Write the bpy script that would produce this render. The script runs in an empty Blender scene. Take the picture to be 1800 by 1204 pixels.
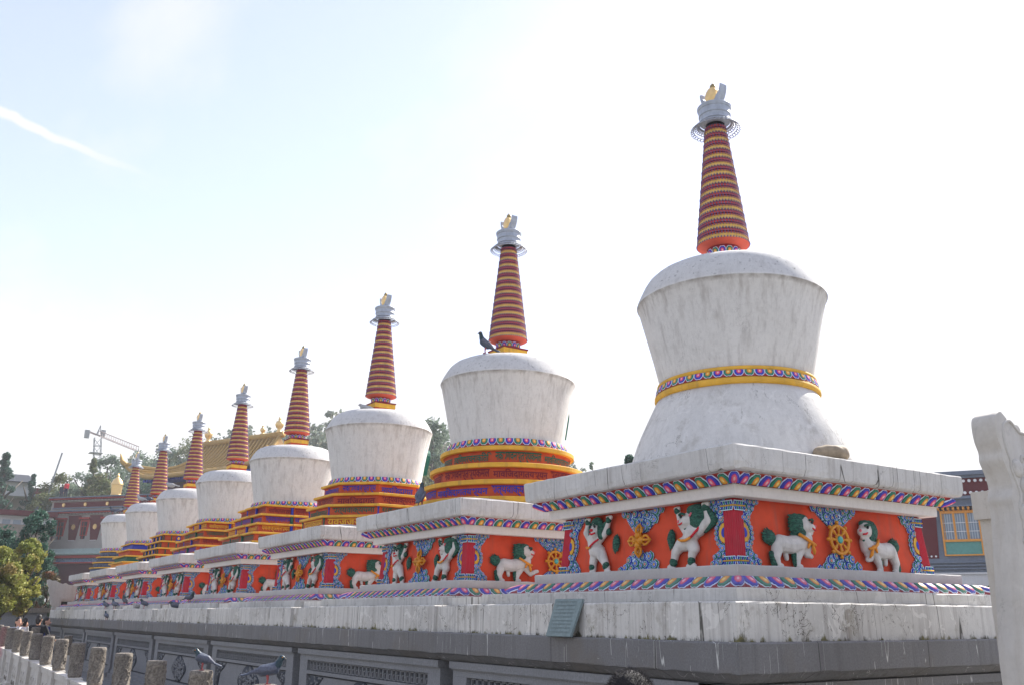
import bpy, bmesh, math, random
from mathutils import Vector, Matrix
from math import sin, cos, pi, radians, atan2, hypot, sqrt

# ------------------------------------------------------------------ camera, world, sun, exposure
C = bpy.context.scene.collection
PITCH, YAW, ROLL, FPX = 0.2940, 0.5838, 0.0062, 1586.76
cam_d = bpy.data.cameras.new('camera'); cam = bpy.data.objects.new('camera', cam_d); C.objects.link(cam)
cam_d.sensor_width = 36; cam_d.lens = 36 * FPX / 1800; cam_d.clip_end = 3000; cam_d.clip_start = .05
_f = Vector((sin(YAW), cos(YAW), 0)); _r = Vector((cos(YAW), -sin(YAW), 0)); _u = Vector((0, 0, 1))
_F = _f * cos(PITCH) + _u * sin(PITCH); _U = -_f * sin(PITCH) + _u * cos(PITCH)
_R = _r * cos(ROLL) + _U * sin(ROLL); _U2 = -_r * sin(ROLL) + _U * cos(ROLL)
mw = Matrix((_R, _U2, -_F)).transposed().to_4x4(); mw.translation = Vector((0, 0, 1.6)); cam.matrix_world = mw
bpy.context.scene.camera = cam

SUN_EL, SUN_AZ = radians(41), radians(76)
sc = bpy.context.scene
sc.view_settings.view_transform = 'Standard'; sc.view_settings.look = 'None'; sc.view_settings.gamma = 1
sc.view_settings.exposure = 1.68
world = bpy.data.worlds.new('World'); sc.world = world; world.use_nodes = True
STK = (0.72, 26.8, 9.0, 25.2)
def build_world():
    nt = world.node_tree; nt.nodes.clear(); L = nt.links.new
    def nd(t, **k):
        n = nt.nodes.new(t)
        for a, b in k.items(): setattr(n, a, b)
        return n
    out = nd('ShaderNodeOutputWorld'); bg = nd('ShaderNodeBackground'); L(bg.outputs[0], out.inputs[0])
    sky = nd('ShaderNodeTexSky', sky_type='NISHITA', sun_disc=False, sun_elevation=SUN_EL, sun_rotation=SUN_AZ, altitude=2600, air_density=1.3, dust_density=3.2, ozone_density=1.5)
    bg.inputs['Strength'].default_value = .12
    tc = nd('ShaderNodeTexCoord'); sep = nd('ShaderNodeSeparateXYZ'); L(tc.outputs['Generated'], sep.inputs[0])
    # thin high cloud: noise stretched towards the horizon
    dv = nd('ShaderNodeMath', operation='ADD'); L(sep.outputs['Z'], dv.inputs[0]); dv.inputs[1].default_value = .22
    vx = nd('ShaderNodeMath', operation='DIVIDE'); vy = nd('ShaderNodeMath', operation='DIVIDE')
    L(sep.outputs['X'], vx.inputs[0]); L(dv.outputs[0], vx.inputs[1]); L(sep.outputs['Y'], vy.inputs[0]); L(dv.outputs[0], vy.inputs[1])
    cb = nd('ShaderNodeCombineXYZ'); L(vx.outputs[0], cb.inputs[0]); L(vy.outputs[0], cb.inputs[1])
    mp = nd('ShaderNodeMapping'); L(cb.outputs[0], mp.inputs[0]); mp.inputs['Scale'].default_value = (1.5, .75, 1); mp.inputs['Rotation'].default_value = (0, 0, .5); mp.inputs['Location'].default_value = (.35, 1.1, 0)
    nz = nd('ShaderNodeTexNoise'); L(mp.outputs[0], nz.inputs[0]); nz.inputs['Scale'].default_value = 1.5; nz.inputs['Detail'].default_value = 6; nz.inputs['Roughness'].default_value = .52
    rp = nd('ShaderNodeMapRange'); rp.clamp = True; L(nz.outputs[0], rp.inputs[0]); rp.inputs[1].default_value = .42; rp.inputs[2].default_value = .72
    # more veil close to the horizon
    hz = nd('ShaderNodeMapRange'); hz.clamp = True; L(sep.outputs['Z'], hz.inputs[0]); hz.inputs[1].default_value = .275; hz.inputs[2].default_value = .235; hz.inputs[3].default_value = .30; hz.inputs[4].default_value = .96; hz.interpolation_type = 'SMOOTHSTEP'
    zn = nd('ShaderNodeMath', operation='MULTIPLY_ADD'); L(nz.outputs[0], zn.inputs[0]); zn.inputs[1].default_value = -.30; L(sep.outputs['Z'], zn.inputs[2]); z2 = nd('ShaderNodeMath', operation='ADD'); L(zn.outputs[0], z2.inputs[0]); z2.inputs[1].default_value = .15; L(z2.outputs[0], hz.inputs[0])
    ad = nd('ShaderNodeMath', operation='MAXIMUM'); L(rp.outputs[0], ad.inputs[0]); L(hz.outputs[0], ad.inputs[1])
    # the contrail-like wisp, a streak along a great circle
    def dirv(az, el): a, e = radians(az), radians(el); return Vector((sin(a) * cos(e), cos(a) * cos(e), sin(e)))
    A, B = dirv(STK[0], STK[1]), dirv(STK[2], STK[3]); n = A.cross(B).normalized()
    dt = nd('ShaderNodeVectorMath', operation='DOT_PRODUCT'); nv = nd('ShaderNodeVectorMath', operation='NORMALIZE'); L(tc.outputs['Generated'], nv.inputs[0]); L(nv.outputs[0], dt.inputs[0]); dt.inputs[1].default_value = n
    wn = nd('ShaderNodeTexNoise'); L(nv.outputs[0], wn.inputs[0]); wn.inputs['Scale'].default_value = 26; wn.inputs['Detail'].default_value = 5
    wo = nd('ShaderNodeMath', operation='MULTIPLY_ADD'); L(wn.outputs[0], wo.inputs[0]); wo.inputs[1].default_value = .016; wo.inputs[2].default_value = -.008
    dd = nd('ShaderNodeMath', operation='ADD'); L(dt.outputs['Value'], dd.inputs[0]); L(wo.outputs[0], dd.inputs[1])
    ab = nd('ShaderNodeMath', operation='ABSOLUTE'); L(dd.outputs[0], ab.inputs[0])
    w1 = nd('ShaderNodeMapRange'); w1.clamp = True; w1.interpolation_type = 'SMOOTHSTEP'; L(ab.outputs[0], w1.inputs[0]); w1.inputs[1].default_value = .0085; w1.inputs[2].default_value = .001
    d2 = nd('ShaderNodeVectorMath', operation='DOT_PRODUCT'); L(nv.outputs[0], d2.inputs[0]); d2.inputs[1].default_value = dirv(STK[0]-1, STK[1])
    w2 = nd('ShaderNodeMapRange'); w2.clamp = True; L(d2.outputs['Value'], w2.inputs[0]); w2.inputs[1].default_value = cos(radians(11)); w2.inputs[2].default_value = cos(radians(2))
    wm = nd('ShaderNodeMath', operation='MULTIPLY'); L(w1.outputs[0], wm.inputs[0]); L(w2.outputs[0], wm.inputs[1])
    mx = nd('ShaderNodeMath', operation='MAXIMUM'); L(ad.outputs[0], mx.inputs[0]); L(wm.outputs[0], mx.inputs[1])
    mix = nd('ShaderNodeMix', data_type='RGBA'); L(mx.outputs[0], mix.inputs[0]); tn = nd('ShaderNodeMix', data_type='RGBA', blend_type='MULTIPLY'); tn.inputs[0].default_value = 1; L(sky.outputs[0], tn.inputs['A']); tn.inputs['B'].default_value = (1.12, .91, .89, 1); L(tn.outputs['Result'], mix.inputs['A']); mix.inputs['B'].default_value = (2.64, 2.63, 2.62, 1)
    L(mix.outputs['Result'], bg.inputs[0])
build_world()
sl = bpy.data.lights.new('sun', 'SUN'); sun = bpy.data.objects.new('sun', sl); C.objects.link(sun)
sl.energy = 3.4; sl.angle = radians(.6); sl.color = (1, .955, .88)
sv = Vector((sin(SUN_AZ) * cos(SUN_EL), cos(SUN_AZ) * cos(SUN_EL), sin(SUN_EL)))
sun.rotation_euler = sv.to_track_quat('Z', 'Y').to_euler()

# ------------------------------------------------------------------ helpers
rnd = random.Random(11)
class MB:
    """mesh collector: verts, faces, material index, optional uv per loop"""
    def __init__(s): s.v = []; s.f = []; s.m = []; s.uv = {}
    def add(s, vs, fs, m=0, uvs=None):
        b = len(s.v); s.v += [tuple(v) for v in vs]
        for k, f in enumerate(fs):
            if uvs: s.uv[len(s.f)] = [uvs[i] for i in f]
            s.f.append(tuple(b + i for i in f)); s.m.append(m)
    def box(s, x0, x1, y0, y1, z0, z1, m=0):
        s.add([(x0,y0,z0),(x1,y0,z0),(x1,y1,z0),(x0,y1,z0),(x0,y0,z1),(x1,y0,z1),(x1,y1,z1),(x0,y1,z1)],
              [(0,3,2,1),(4,5,6,7),(0,1,5,4),(1,2,6,5),(2,3,7,6),(3,0,4,7)], m)
    def loft(s, rings, m=0, cap0=True, cap1=True, closed=True):
        n = len(rings[0]); b = [p for r in rings for p in r]; fs = []
        for i in range(len(rings) - 1):
            for j in range(n if closed else n - 1):
                k = (j + 1) % n; fs.append((i*n+j, i*n+k, (i+1)*n+k, (i+1)*n+j))
        if cap0: fs.append(tuple(range(n))[::-1])
        if cap1: fs.append(tuple((len(rings)-1)*n + j for j in range(n)))
        s.add(b, fs, m)
    def lathe(s, prof, n=48, m=0, c=(0, 0), cap0=True, cap1=True, mf=None, wob=0):
        rings = []
        for r, z in prof:
            rings.append([(c[0] + (r + wob*sin(3*a+z*7)+wob*.6*sin(7*a+z*3))*cos(a), c[1] + (r + wob*sin(3*a+z*7)+wob*.6*sin(7*a+z*3))*sin(a), z) for a in [2*pi*j/n for j in range(n)]])
        if mf is None: s.loft(rings, m, cap0, cap1)
        else:
            for i in range(len(rings)-1): s.loft(rings[i:i+2], mf[i], cap0 and i == 0, cap1 and i == len(rings)-2)
    def rects(s, prof, m=0, c=(0, 0), cap0=True, cap1=True):
        s.loft([[(c[0]-hx,c[1]-hy,z),(c[0]+hx,c[1]-hy,z),(c[0]+hx,c[1]+hy,z),(c[0]-hx,c[1]+hy,z)] for hx, hy, z in prof], m, cap0, cap1)
    def tube(s, pts, r, n=6, m=0, r1=None):
        pts = [Vector(p) for p in pts]; rings = []
        for i, p in enumerate(pts):
            d = (pts[min(i+1, len(pts)-1)] - pts[max(i-1, 0)]).normalized()
            a = d.orthogonal().normalized() if i == 0 else (a - d * a.dot(d)).normalized()
            b = d.cross(a); rr = r if r1 is None else r + (r1 - r) * i / (len(pts) - 1)
            if isinstance(r, (list, tuple)): rr = r[i]
            rings.append([p + (a*cos(2*pi*k/n) + b*sin(2*pi*k/n)) * rr for k in range(n)])
        s.loft(rings, m)
    def ring(s, c, ax, bx, R, r, n=16, k=5, m=0, a0=0, a1=2*pi):
        c, ax, bx = Vector(c), Vector(ax), Vector(bx); full = a1 - a0 > 6.28
        nn = n if full else n + 1; w = ax.cross(bx).normalized(); vs = []
        for i in range(nn):
            a = a0 + (a1-a0)*i/n; d = ax*cos(a) + bx*sin(a)
            for j in range(k):
                t = 2*pi*j/k; vs.append(c + d*(R + r*cos(t)) + w*r*sin(t))
        fs = []
        for i in range(n):
            i2 = (i+1) % nn
            for j in range(k): fs.append((i*k+j, i2*k+j, i2*k+(j+1)%k, i*k+(j+1)%k))
        s.add(vs, fs, m)
    def ell(s, c, rx, ry=None, rz=None, n=10, k=6, m=0, rot=None):
        ry = rx if ry is None else ry; rz = rx if rz is None else rz; vs = []; c = Vector(c)
        for i in range(1, k):
            t = pi*i/k
            for j in range(n):
                a = 2*pi*j/n; p = Vector((rx*sin(t)*cos(a), ry*sin(t)*sin(a), rz*cos(t))); vs.append(c + (rot @ p if rot else p))
        top = Vector((0,0,rz)); vs.append(c + (rot @ top if rot else top)); vs.append(c - (rot @ top if rot else top))
        fs = []
        for i in range(k-2):
            for j in range(n): fs.append((i*n+j, (i+1)*n+j, (i+1)*n+(j+1)%n, i*n+(j+1)%n))
        T = len(vs)-2; B = T+1
        for j in range(n): fs.append((T, j, (j+1)%n)); fs.append((B, (k-2)*n+(j+1)%n, (k-2)*n+j))
        s.add(vs, fs, m)
    def rough(s, prof, m=0, c=(0, 0), amp=.004, step=.11, seed=1):
        q = random.Random(seed); hx0, hy0 = prof[0][0], prof[0][1]; rings = []; nx, ny = max(2, int(2*max(p[0] for p in prof)/step)), max(2, int(2*max(p[1] for p in prof)/step))
        for hx, hy, z in prof:
            r = []
            for (ax, ay), (bx_, by) in (((-1,-1),(1,-1)), ((1,-1),(1,1)), ((1,1),(-1,1)), ((-1,1),(-1,-1))):
                n = nx if ay == by else ny
                for i in range(n):
                    t = i/n; x = hx*(ax+(bx_-ax)*t); y = hy*(ay+(by-ay)*t); k = 1 if i else 1.6
                    r.append((c[0]+x+q.uniform(-1, 1)*amp - (ax == bx_)*0, c[1]+y+q.uniform(-1, 1)*amp*k, z+q.uniform(-1, 1)*amp*.8))
            rings.append(r)
        s.loft(rings, m)
    def prism(s, poly, d0, d1, fn, m=0):
        """poly 2D, extruded between d0,d1; fn(u, d, z)->xyz"""
        n = len(poly); s.loft([[fn(u, d0, z) for u, z in poly], [fn(u, d1, z) for u, z in poly]], m)
    def mesh(s, name, mats, off=(0, 0, 0), smooth=False, recalc=True, sharp=None):
        me = bpy.data.meshes.new(name)
        me.from_pydata([(v[0]-off[0], v[1]-off[1], v[2]-off[2]) for v in s.v], [], s.f)
        for mt in (mats if isinstance(mats, (list, tuple)) else [mats]): me.materials.append(mt)
        me.polygons.foreach_set('material_index', s.m)
        if s.uv:
            ul = me.uv_layers.new(name='UVMap')
            for k, u in s.uv.items():
                p = me.polygons[k]
                for i, l in enumerate(p.loop_indices): ul.data[l].uv = u[i]
        if recalc:
            b = bmesh.new(); b.from_mesh(me); bmesh.ops.recalc_face_normals(b, faces=b.faces); b.to_mesh(me); b.free()
        if smooth: me.polygons.foreach_set('use_smooth', [True]*len(me.polygons))
        if sharp: me.set_sharp_from_angle(angle=radians(sharp))
        me.update(); return me
    def obj(s, name, mats, parent=None, off=(0, 0, 0), smooth=False, sharp=None, label=None):
        return link(name, s.mesh(name, mats, off, smooth, sharp=sharp), parent, label)
def link(name, data, parent=None, label=None):
    o = bpy.data.objects.new(name, data); C.objects.link(o)
    if parent: o.parent = parent
    if label: o['label'] = label
    return o
def tag(o, label=None, cat=None, group=None, kind=None):
    if label: o['label'] = label
    if cat: o['category'] = cat
    if group: o['group'] = group
    if kind: o['kind'] = kind
    return o
def empty(name, loc, label, cat, group=None, rz=0):
    o = bpy.data.objects.new(name, None); C.objects.link(o); o.location = loc; o.rotation_euler = (0, 0, rz); o.empty_display_size = .2
    return tag(o, label, cat, group)
KIDS = {}
def dup(root, loc=None, rz=None, label=None, scale=None):
    def rec(o, par):
        c = o.copy(); C.objects.link(c); c.parent = par
        for k in list(o.children): rec(k, c)
        return c
    c = rec(root, None)
    if loc: c.location = loc
    if rz is not None: c.rotation_euler = (0, 0, rz)
    if scale: c.scale = (scale,)*3
    if label: c['label'] = label
    return c
def hull_caps(caps, fat=1):
    bm = bmesh.new()
    for cp in caps:
        p0, r0, p1, r1 = cp[:4]; r0 *= fat; r1 *= fat; fl = cp[4] if len(cp) > 4 else (1, 1, 1)
        b2 = bmesh.new()
        for p, r in ((p0, r0), (p1, r1)):
            mt = Matrix.Translation(p) @ Matrix.Diagonal((*fl, 1)); bmesh.ops.create_icosphere(b2, subdivisions=2, radius=r, matrix=mt)
        h = bmesh.ops.convex_hull(b2, input=b2.verts[:])
        dele = list({g for g in h['geom_interior'] + h['geom_unused'] if isinstance(g, bmesh.types.BMVert)})
        bmesh.ops.delete(b2, geom=dele, context='VERTS')
        t = bpy.data.meshes.new('t'); b2.to_mesh(t); b2.free(); bm.from_mesh(t); bpy.data.meshes.remove(t)
    me = bpy.data.meshes.new('caps'); bm.to_mesh(me); bm.free(); return me
def organic(name, caps, voxel, mats, smooth=3, matfn=None, xf=None, fat=1):
    """union of tapered capsules as one continuous smooth surface"""
    me = hull_caps(caps, fat); o = bpy.data.objects.new('tmp', me); C.objects.link(o)
    md = o.modifiers.new('r', 'REMESH'); md.mode = 'VOXEL'; md.voxel_size = voxel
    if smooth: ms = o.modifiers.new('s', 'SMOOTH'); ms.factor = .5; ms.iterations = smooth
    dg = bpy.context.evaluated_depsgraph_get(); dg.update()
    m2 = bpy.data.meshes.new_from_object(o.evaluated_get(dg)); bpy.data.objects.remove(o); bpy.data.meshes.remove(me)
    m2.name = name; m2.materials.clear()
    for mt in (mats if isinstance(mats, (list, tuple)) else [mats]): m2.materials.append(mt)
    if matfn: m2.polygons.foreach_set('material_index', [matfn(p.center) for p in m2.polygons])
    else: m2.polygons.foreach_set('material_index', [0]*len(m2.polygons))
    if xf:
        for v in m2.vertices: v.co = xf(*v.co)
        b = bmesh.new(); b.from_mesh(m2); bmesh.ops.recalc_face_normals(b, faces=b.faces); b.to_mesh(m2); b.free()
    m2.polygons.foreach_set('use_smooth', [True]*len(m2.polygons)); m2.update()
    return m2

# ------------------------------------------------------------------ materials
class NT:
    def __init__(s, name):
        s.mat = bpy.data.materials.new(name); s.mat.use_nodes = True; s.t = s.mat.node_tree; s.b = s.t.nodes['Principled BSDF']
        s.L = s.t.links.new
    def n(s, t, **k):
        x = s.t.nodes.new('ShaderNode' + t)
        for a, b in k.items(): setattr(x, a, b)
        return x
    def set(s, node, **k):
        for a, b in k.items():
            i = node.inputs[a]
            if hasattr(b, 'is_output') or isinstance(b, bpy.types.NodeSocket): s.L(b, i)
            else: i.default_value = b
        return node
    def math(s, op, a, b=0, c=0, clamp=False):
        x = s.n('Math', operation=op, use_clamp=clamp)
        for i, q in enumerate((a, b, c)):
            if isinstance(q, bpy.types.NodeSocket): s.L(q, x.inputs[i])
            else: x.inputs[i].default_value = q
        return x.outputs[0]
    def coords(s, scale=(1, 1, 1), rand=True, loc=(0, 0, 0)):
        tc = s.n('TexCoord'); mp = s.n('Mapping'); mp.inputs['Scale'].default_value = scale; mp.inputs['Location'].default_value = loc
        src = tc.outputs['Object']
        if rand:
            oi = s.n('ObjectInfo'); a = s.n('VectorMath', operation='ADD'); m = s.math('MULTIPLY', oi.outputs['Random'], 37.0)
            s.L(src, a.inputs[0]); s.L(m, a.inputs[1]); src = a.outputs[0]
        s.L(src, mp.inputs[0]); return mp.outputs[0]
    def noise(s, vec, sc, det=4, rough=.55, dist=0):
        x = s.n('TexNoise'); s.L(vec, x.inputs['Vector']); x.inputs['Scale'].default_value = sc; x.inputs['Detail'].default_value = det; x.inputs['Roughness'].default_value = rough; x.inputs['Distortion'].default_value = dist
        return x.outputs[0]
    def rng(s, v, a, b, c=0, d=1, smooth=False):
        x = s.n('MapRange', clamp=True); s.L(v, x.inputs[0])
        if smooth: x.interpolation_type = 'SMOOTHSTEP'
        for i, q in enumerate((a, b, c, d)): x.inputs[i+1].default_value = q
        return x.outputs[0]
    def mix(s, f, a, b, mode='MIX'):
        x = s.n('Mix', data_type='RGBA', blend_type=mode)
        for i, q in (('Factor', f), ('A', a), ('B', b)):
            k = x.inputs[0] if i == 'Factor' else x.inputs[{'A': 6, 'B': 7}[i]]
            if isinstance(q, bpy.types.NodeSocket): s.L(q, k)
            elif i == 'Factor': k.default_value = q
            else: k.default_value = (*q, 1) if len(q) == 3 else q
        return x.outputs[2]
    def ramp(s, v, stops, const=True):
        x = s.n('ValToRGB'); cr = x.color_ramp; cr.interpolation = 'CONSTANT' if const else 'LINEAR'
        while len(cr.elements) < len(stops): cr.elements.new(.5)
        for e, (p, c) in zip(cr.elements, stops): e.position = p; e.color = (*c, 1)
        s.L(v, x.inputs[0]); return x.outputs[0]
    def bump(s, h, st=.3, dist=.01):
        x = s.n('Bump'); x.inputs['Strength'].default_value = st; x.inputs['Distance'].default_value = dist; s.L(h, x.inputs['Height']); s.L(x.outputs[0], s.b.inputs['Normal'])
    def fin(s, col=None, rough=.7, metal=0, spec=.3):
        if col is not None:
            if isinstance(col, bpy.types.NodeSocket): s.L(col, s.b.inputs['Base Color'])
            else: s.b.inputs['Base Color'].default_value = (*col, 1)
        if isinstance(rough, bpy.types.NodeSocket): s.L(rough, s.b.inputs['Roughness'])
        else: s.b.inputs['Roughness'].default_value = rough
        s.b.inputs['Metallic'].default_value = metal; s.b.inputs['Specular IOR Level'].default_value = spec
        return s.mat
def paint(name, col, var=.12, rough=.6, grime=.25, sc=9, metal=0, bump=.15, dirt=(.12, .10, .09)):
    t = NT(name); v = t.coords(); n1 = t.noise(v, sc, 5); n2 = t.noise(t.coords((8, 8, .9)), 1.6, 4)
    c = t.mix(t.rng(n1, .3, .75, 0, 1), tuple(x*(1-var) for x in col), tuple(min(1, x*(1+var)) for x in col))
    c = t.mix(t.math('MULTIPLY', t.rng(n2, .55, .8), grime), c, dirt)
    if bump: t.bump(t.noise(v, sc*6, 4), bump, .006)
    return t.fin(c, rough, metal)
def plaster(name, col, streak=.35, pits=.3, blot=.2, joints=0, moss=0, blotch=0, rim=0, rough=.85, streak_col=(.22, .19, .17)):
    t = NT(name); v = t.coords()
    big = t.noise(v, 1.4, 5, .6); c = t.mix(t.rng(big, .3, .7), tuple(x*(1-blot) for x in col), col)
    fine = t.noise(v, 24, 5, .7); c = t.mix(t.rng(fine, .45, .8, 0, .35), c, tuple(x*.62 for x in col))
    s1 = t.noise(t.coords((13, 13, .30)), 1.0, 5, .65); s1b = t.noise(t.coords((42, 42, .28)), 1.0, 3, .6)
    st = t.math('MULTIPLY', t.rng(s1, .5, .78), streak); c = t.mix(st, c, streak_col)
    c = t.mix(t.math('MULTIPLY', t.rng(s1b, .56, .8), streak*.8), c, streak_col)
    if rim:
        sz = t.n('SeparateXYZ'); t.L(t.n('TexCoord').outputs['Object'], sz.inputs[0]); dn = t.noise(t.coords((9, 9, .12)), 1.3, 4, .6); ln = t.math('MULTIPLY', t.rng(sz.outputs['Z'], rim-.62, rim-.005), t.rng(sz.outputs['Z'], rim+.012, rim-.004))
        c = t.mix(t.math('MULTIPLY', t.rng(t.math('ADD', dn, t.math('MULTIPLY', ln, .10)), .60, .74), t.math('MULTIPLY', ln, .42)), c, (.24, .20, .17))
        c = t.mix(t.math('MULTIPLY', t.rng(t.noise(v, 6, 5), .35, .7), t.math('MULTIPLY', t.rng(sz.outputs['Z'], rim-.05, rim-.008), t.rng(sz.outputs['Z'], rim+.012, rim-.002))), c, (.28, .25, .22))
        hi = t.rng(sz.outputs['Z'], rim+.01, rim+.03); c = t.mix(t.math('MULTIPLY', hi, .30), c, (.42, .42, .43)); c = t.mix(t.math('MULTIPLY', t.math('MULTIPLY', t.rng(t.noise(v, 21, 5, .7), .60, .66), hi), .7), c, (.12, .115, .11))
    if blotch:
        bl = t.noise(v, 3.3, 7, .72, .4); c = t.mix(t.math('MULTIPLY', t.rng(bl, .54, .66), blotch), c, (.30, .27, .22)); b2 = t.noise(v, 5.1, 5, .6, 1.2); c = t.mix(t.math('MULTIPLY', t.rng(b2, .60, .63), blotch*.7), c, tuple(min(.8, x*1.15) for x in col))
        cr = t.noise(t.coords((2.3, 2.3, 1.3)), 1.5, 6, .65, .6); cm = t.math('MULTIPLY', t.rng(t.math('ABSOLUTE', t.math('SUBTRACT', cr, .5)), .006, .0015), t.rng(t.noise(v, 1.9, 3), .50, .56)); c = t.mix(t.math('MULTIPLY', cm, min(1, blotch*1.6)), c, (.07, .06, .045))
    pt = t.noise(v, 17, 6, .75); pm = t.rng(pt, .665, .70); c = t.mix(t.math('MULTIPLY', pm, pits), c, (.10, .095, .085))
    if joints:
        jn = t.noise(t.coords((3.1, 3.1, .12)), 1.0, 2, .3, .15); a = t.math('ABSOLUTE', t.math('SUBTRACT', jn, .5)); jm = t.rng(a, .0045, .001); brk = t.rng(t.noise(v, 3.2, 3), .42, .5)
        c = t.mix(t.math('MULTIPLY', t.math('MULTIPLY', jm, brk), joints), c, (.05, .045, .035))
    if moss:
        sep = t.n('SeparateXYZ'); t.L(t.n('TexCoord').outputs['Object'], sep.inputs[0])
        mn = t.noise(t.coords((5, 5, 2.2)), 1.6, 7, .72); h = t.math('ADD', t.rng(sep.outputs['Z'], .0, .30, .06, -.10), t.rng(sep.outputs['Z'], .0, .05, .14, 0)); mm = t.rng(t.math('ADD', mn, h), .60, .70)
        mcol = t.mix(t.rng(t.noise(v, 9, 3), .4, .6), (.055, .05, .03), (.15, .135, .045)); c = t.mix(t.math('MULTIPLY', mm, moss), c, mcol)
    t.bump(t.math('ADD', t.noise(v, 12, 6, .7), t.math('MULTIPLY', pm, -.6)), .35, .012)
    return t.fin(c, rough)
WHITE = (.60, .595, .58)
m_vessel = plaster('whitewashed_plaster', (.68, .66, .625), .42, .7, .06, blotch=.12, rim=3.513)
m_bell = plaster('bell_plaster', (.67, .65, .615), .25, .85, .12, blotch=.42)
m_cap = plaster('whitewashed_cap', (.63, .615, .585), .5, .5, .2, joints=.95, blotch=.28)
m_plinth = plaster('whitewashed_plinth', (.66, .64, .595), .75, .9, .24, joints=.9, moss=.95, blotch=.7)
m_step = plaster('weathered_step', (.58, .565, .53), .5, .8, .3, joints=.85, blotch=.5)
m_ledge = plaster('grey_white_ledge', (.56, .545, .52), .15, .6, .20)
m_beam = plaster('cream_beam', (.72, .67, .62), .12, .15, .08)
m_red = paint('vermilion_wall', (.64, .070, .025), .16, .75, .34, 5)
m_redbrown = paint('orange_red_tier', (.50, .075, .025), .15, .65, .35, 6)
m_yel = paint('yellow_cornice_paint', (.70, .385, .045), .16, .7, .55, 6)
m_crim = paint('crimson_pillar_paint', (.43, .018, .035), .12, .65, .22, 10)
m_salmon = paint('salmon_red_paint', (.62, .10, .06), .1, .7, .2, 10)
m_gold = paint('ochre_gold_paint', (.66, .27, .02), .15, .45, .30, 14)
m_lion = paint('white_lion_paint', (.60, .575, .54), .14, .6, .55, 14, bump=.6, dirt=(.22, .20, .18))  # streaky dirt noise in the colour stands in for shading on the lions
def mane_mat():
    t = NT('dark_green_mane_paint'); n = t.noise(t.coords((1, 1, 1)), 55, 3, .6, 1.5); st = t.noise(t.coords((30, 30, 95)), 1.0, 3, .6, .8)
    t.bump(st, .9, .012); return t.fin(t.mix(t.rng(st, .42, .6), (.008, .045, .035), t.mix(t.rng(n, .3, .7), (.02, .12, .075), (.05, .18, .12))), .6)
m_green = mane_mat()
m_blue = paint('ultramarine_paint', (.03, .045, .42), .2, .6, .15, 20)
m_dkgreen = paint('green_letter_paint', (.02, .12, .08), .2, .6, .15, 20)
m_maroon = paint('maroon_letter_paint', (.19, .016, .03), .2, .6, .15, 20)
m_yletter = paint('yellow_letter_paint', (.78, .42, .03), .1, .6, .15, 20)
m_pink = paint('pink_paint', (.75, .16, .20), .1, .6, .1, 20)
m_redp = paint('red_face_paint', (.62, .02, .035), .1, .6, .1, 20)
m_ink = paint('dark_eye_paint', (.02, .03, .03), .1, .6, 0, 20)
m_orange = paint('orange_ribbon_paint', (.75, .28, .03), .12, .6, .15, 20)
m_bead = paint('slate_purple_bead_paint', (.14, .11, .22), .2, .6, .1, 20)
m_ringred = paint('spire_crimson_paint', (.46, .055, .05), .2, .75, .35, 16)
m_ringyel = paint('spire_yellow_paint', (.68, .42, .12), .2, .75, .45, 16)
m_silver = paint('dull_silver_metal', (.40, .43, .48), .15, .5, .45, 16, metal=.3, bump=.5)
m_brass = paint('pale_gilded_metal', (.80, .55, .24), .10, .35, .15, 16, metal=.6)
m_jewel = paint('tarnished_jewel_metal', (.34, .26, .12), .15, .45, .2, 16, metal=.4)
def eye_mat():
    t = NT('scroll_eye_paint'); uv = t.n('UVMap'); sp = t.n('SeparateXYZ'); t.L(uv.outputs[0], sp.inputs[0])
    u = t.math('ADD', sp.outputs[0], t.math('MULTIPLY', t.math('SUBTRACT', t.noise(t.coords(), 55, 3), .5), .28))
    a = t.ramp(u, [(0, (.72, .17, .10)), (.20, (.5, .04, .03)), (.28, (.60, .72, .80)), (.34, (.02, .17, .12)), (.60, (.62, .78, .86)), (.67, (.03, .06, .45)), (.90, (.50, .68, .88))])
    b = t.ramp(u, [(0, (.80, .36, .08)), (.20, (.03, .12, .09)), (.30, (.55, .72, .80)), (.36, (.05, .10, .52)), (.60, (.60, .76, .90)), (.67, (.03, .20, .14)), (.90, (.46, .66, .80))])
    c = t.mix(t.math('GREATER_THAN', sp.outputs[1], .5), a, b)
    c = t.mix(t.rng(t.noise(t.coords(), 30, 4), .5, .8, 0, .35), c, (.12, .12, .14)); return t.fin(c, .6)
m_eye = eye_mat()
def scroll_base():
    t = NT('scroll_base_paint'); v = t.coords(); vo = t.n('TexVoronoi', feature='F1'); t.L(v, vo.inputs['Vector']); vo.inputs['Scale'].default_value = 34
    c = t.ramp(vo.outputs[0], [(0, (.03, .06, .45)), (.30, (.50, .68, .86)), (.42, (.03, .16, .13)), (.58, (.02, .04, .30)), (.75, (.55, .70, .85))]); t.bump(vo.outputs[0], .6, .01); return t.fin(c, .6)
m_scroll = scroll_base()
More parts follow.
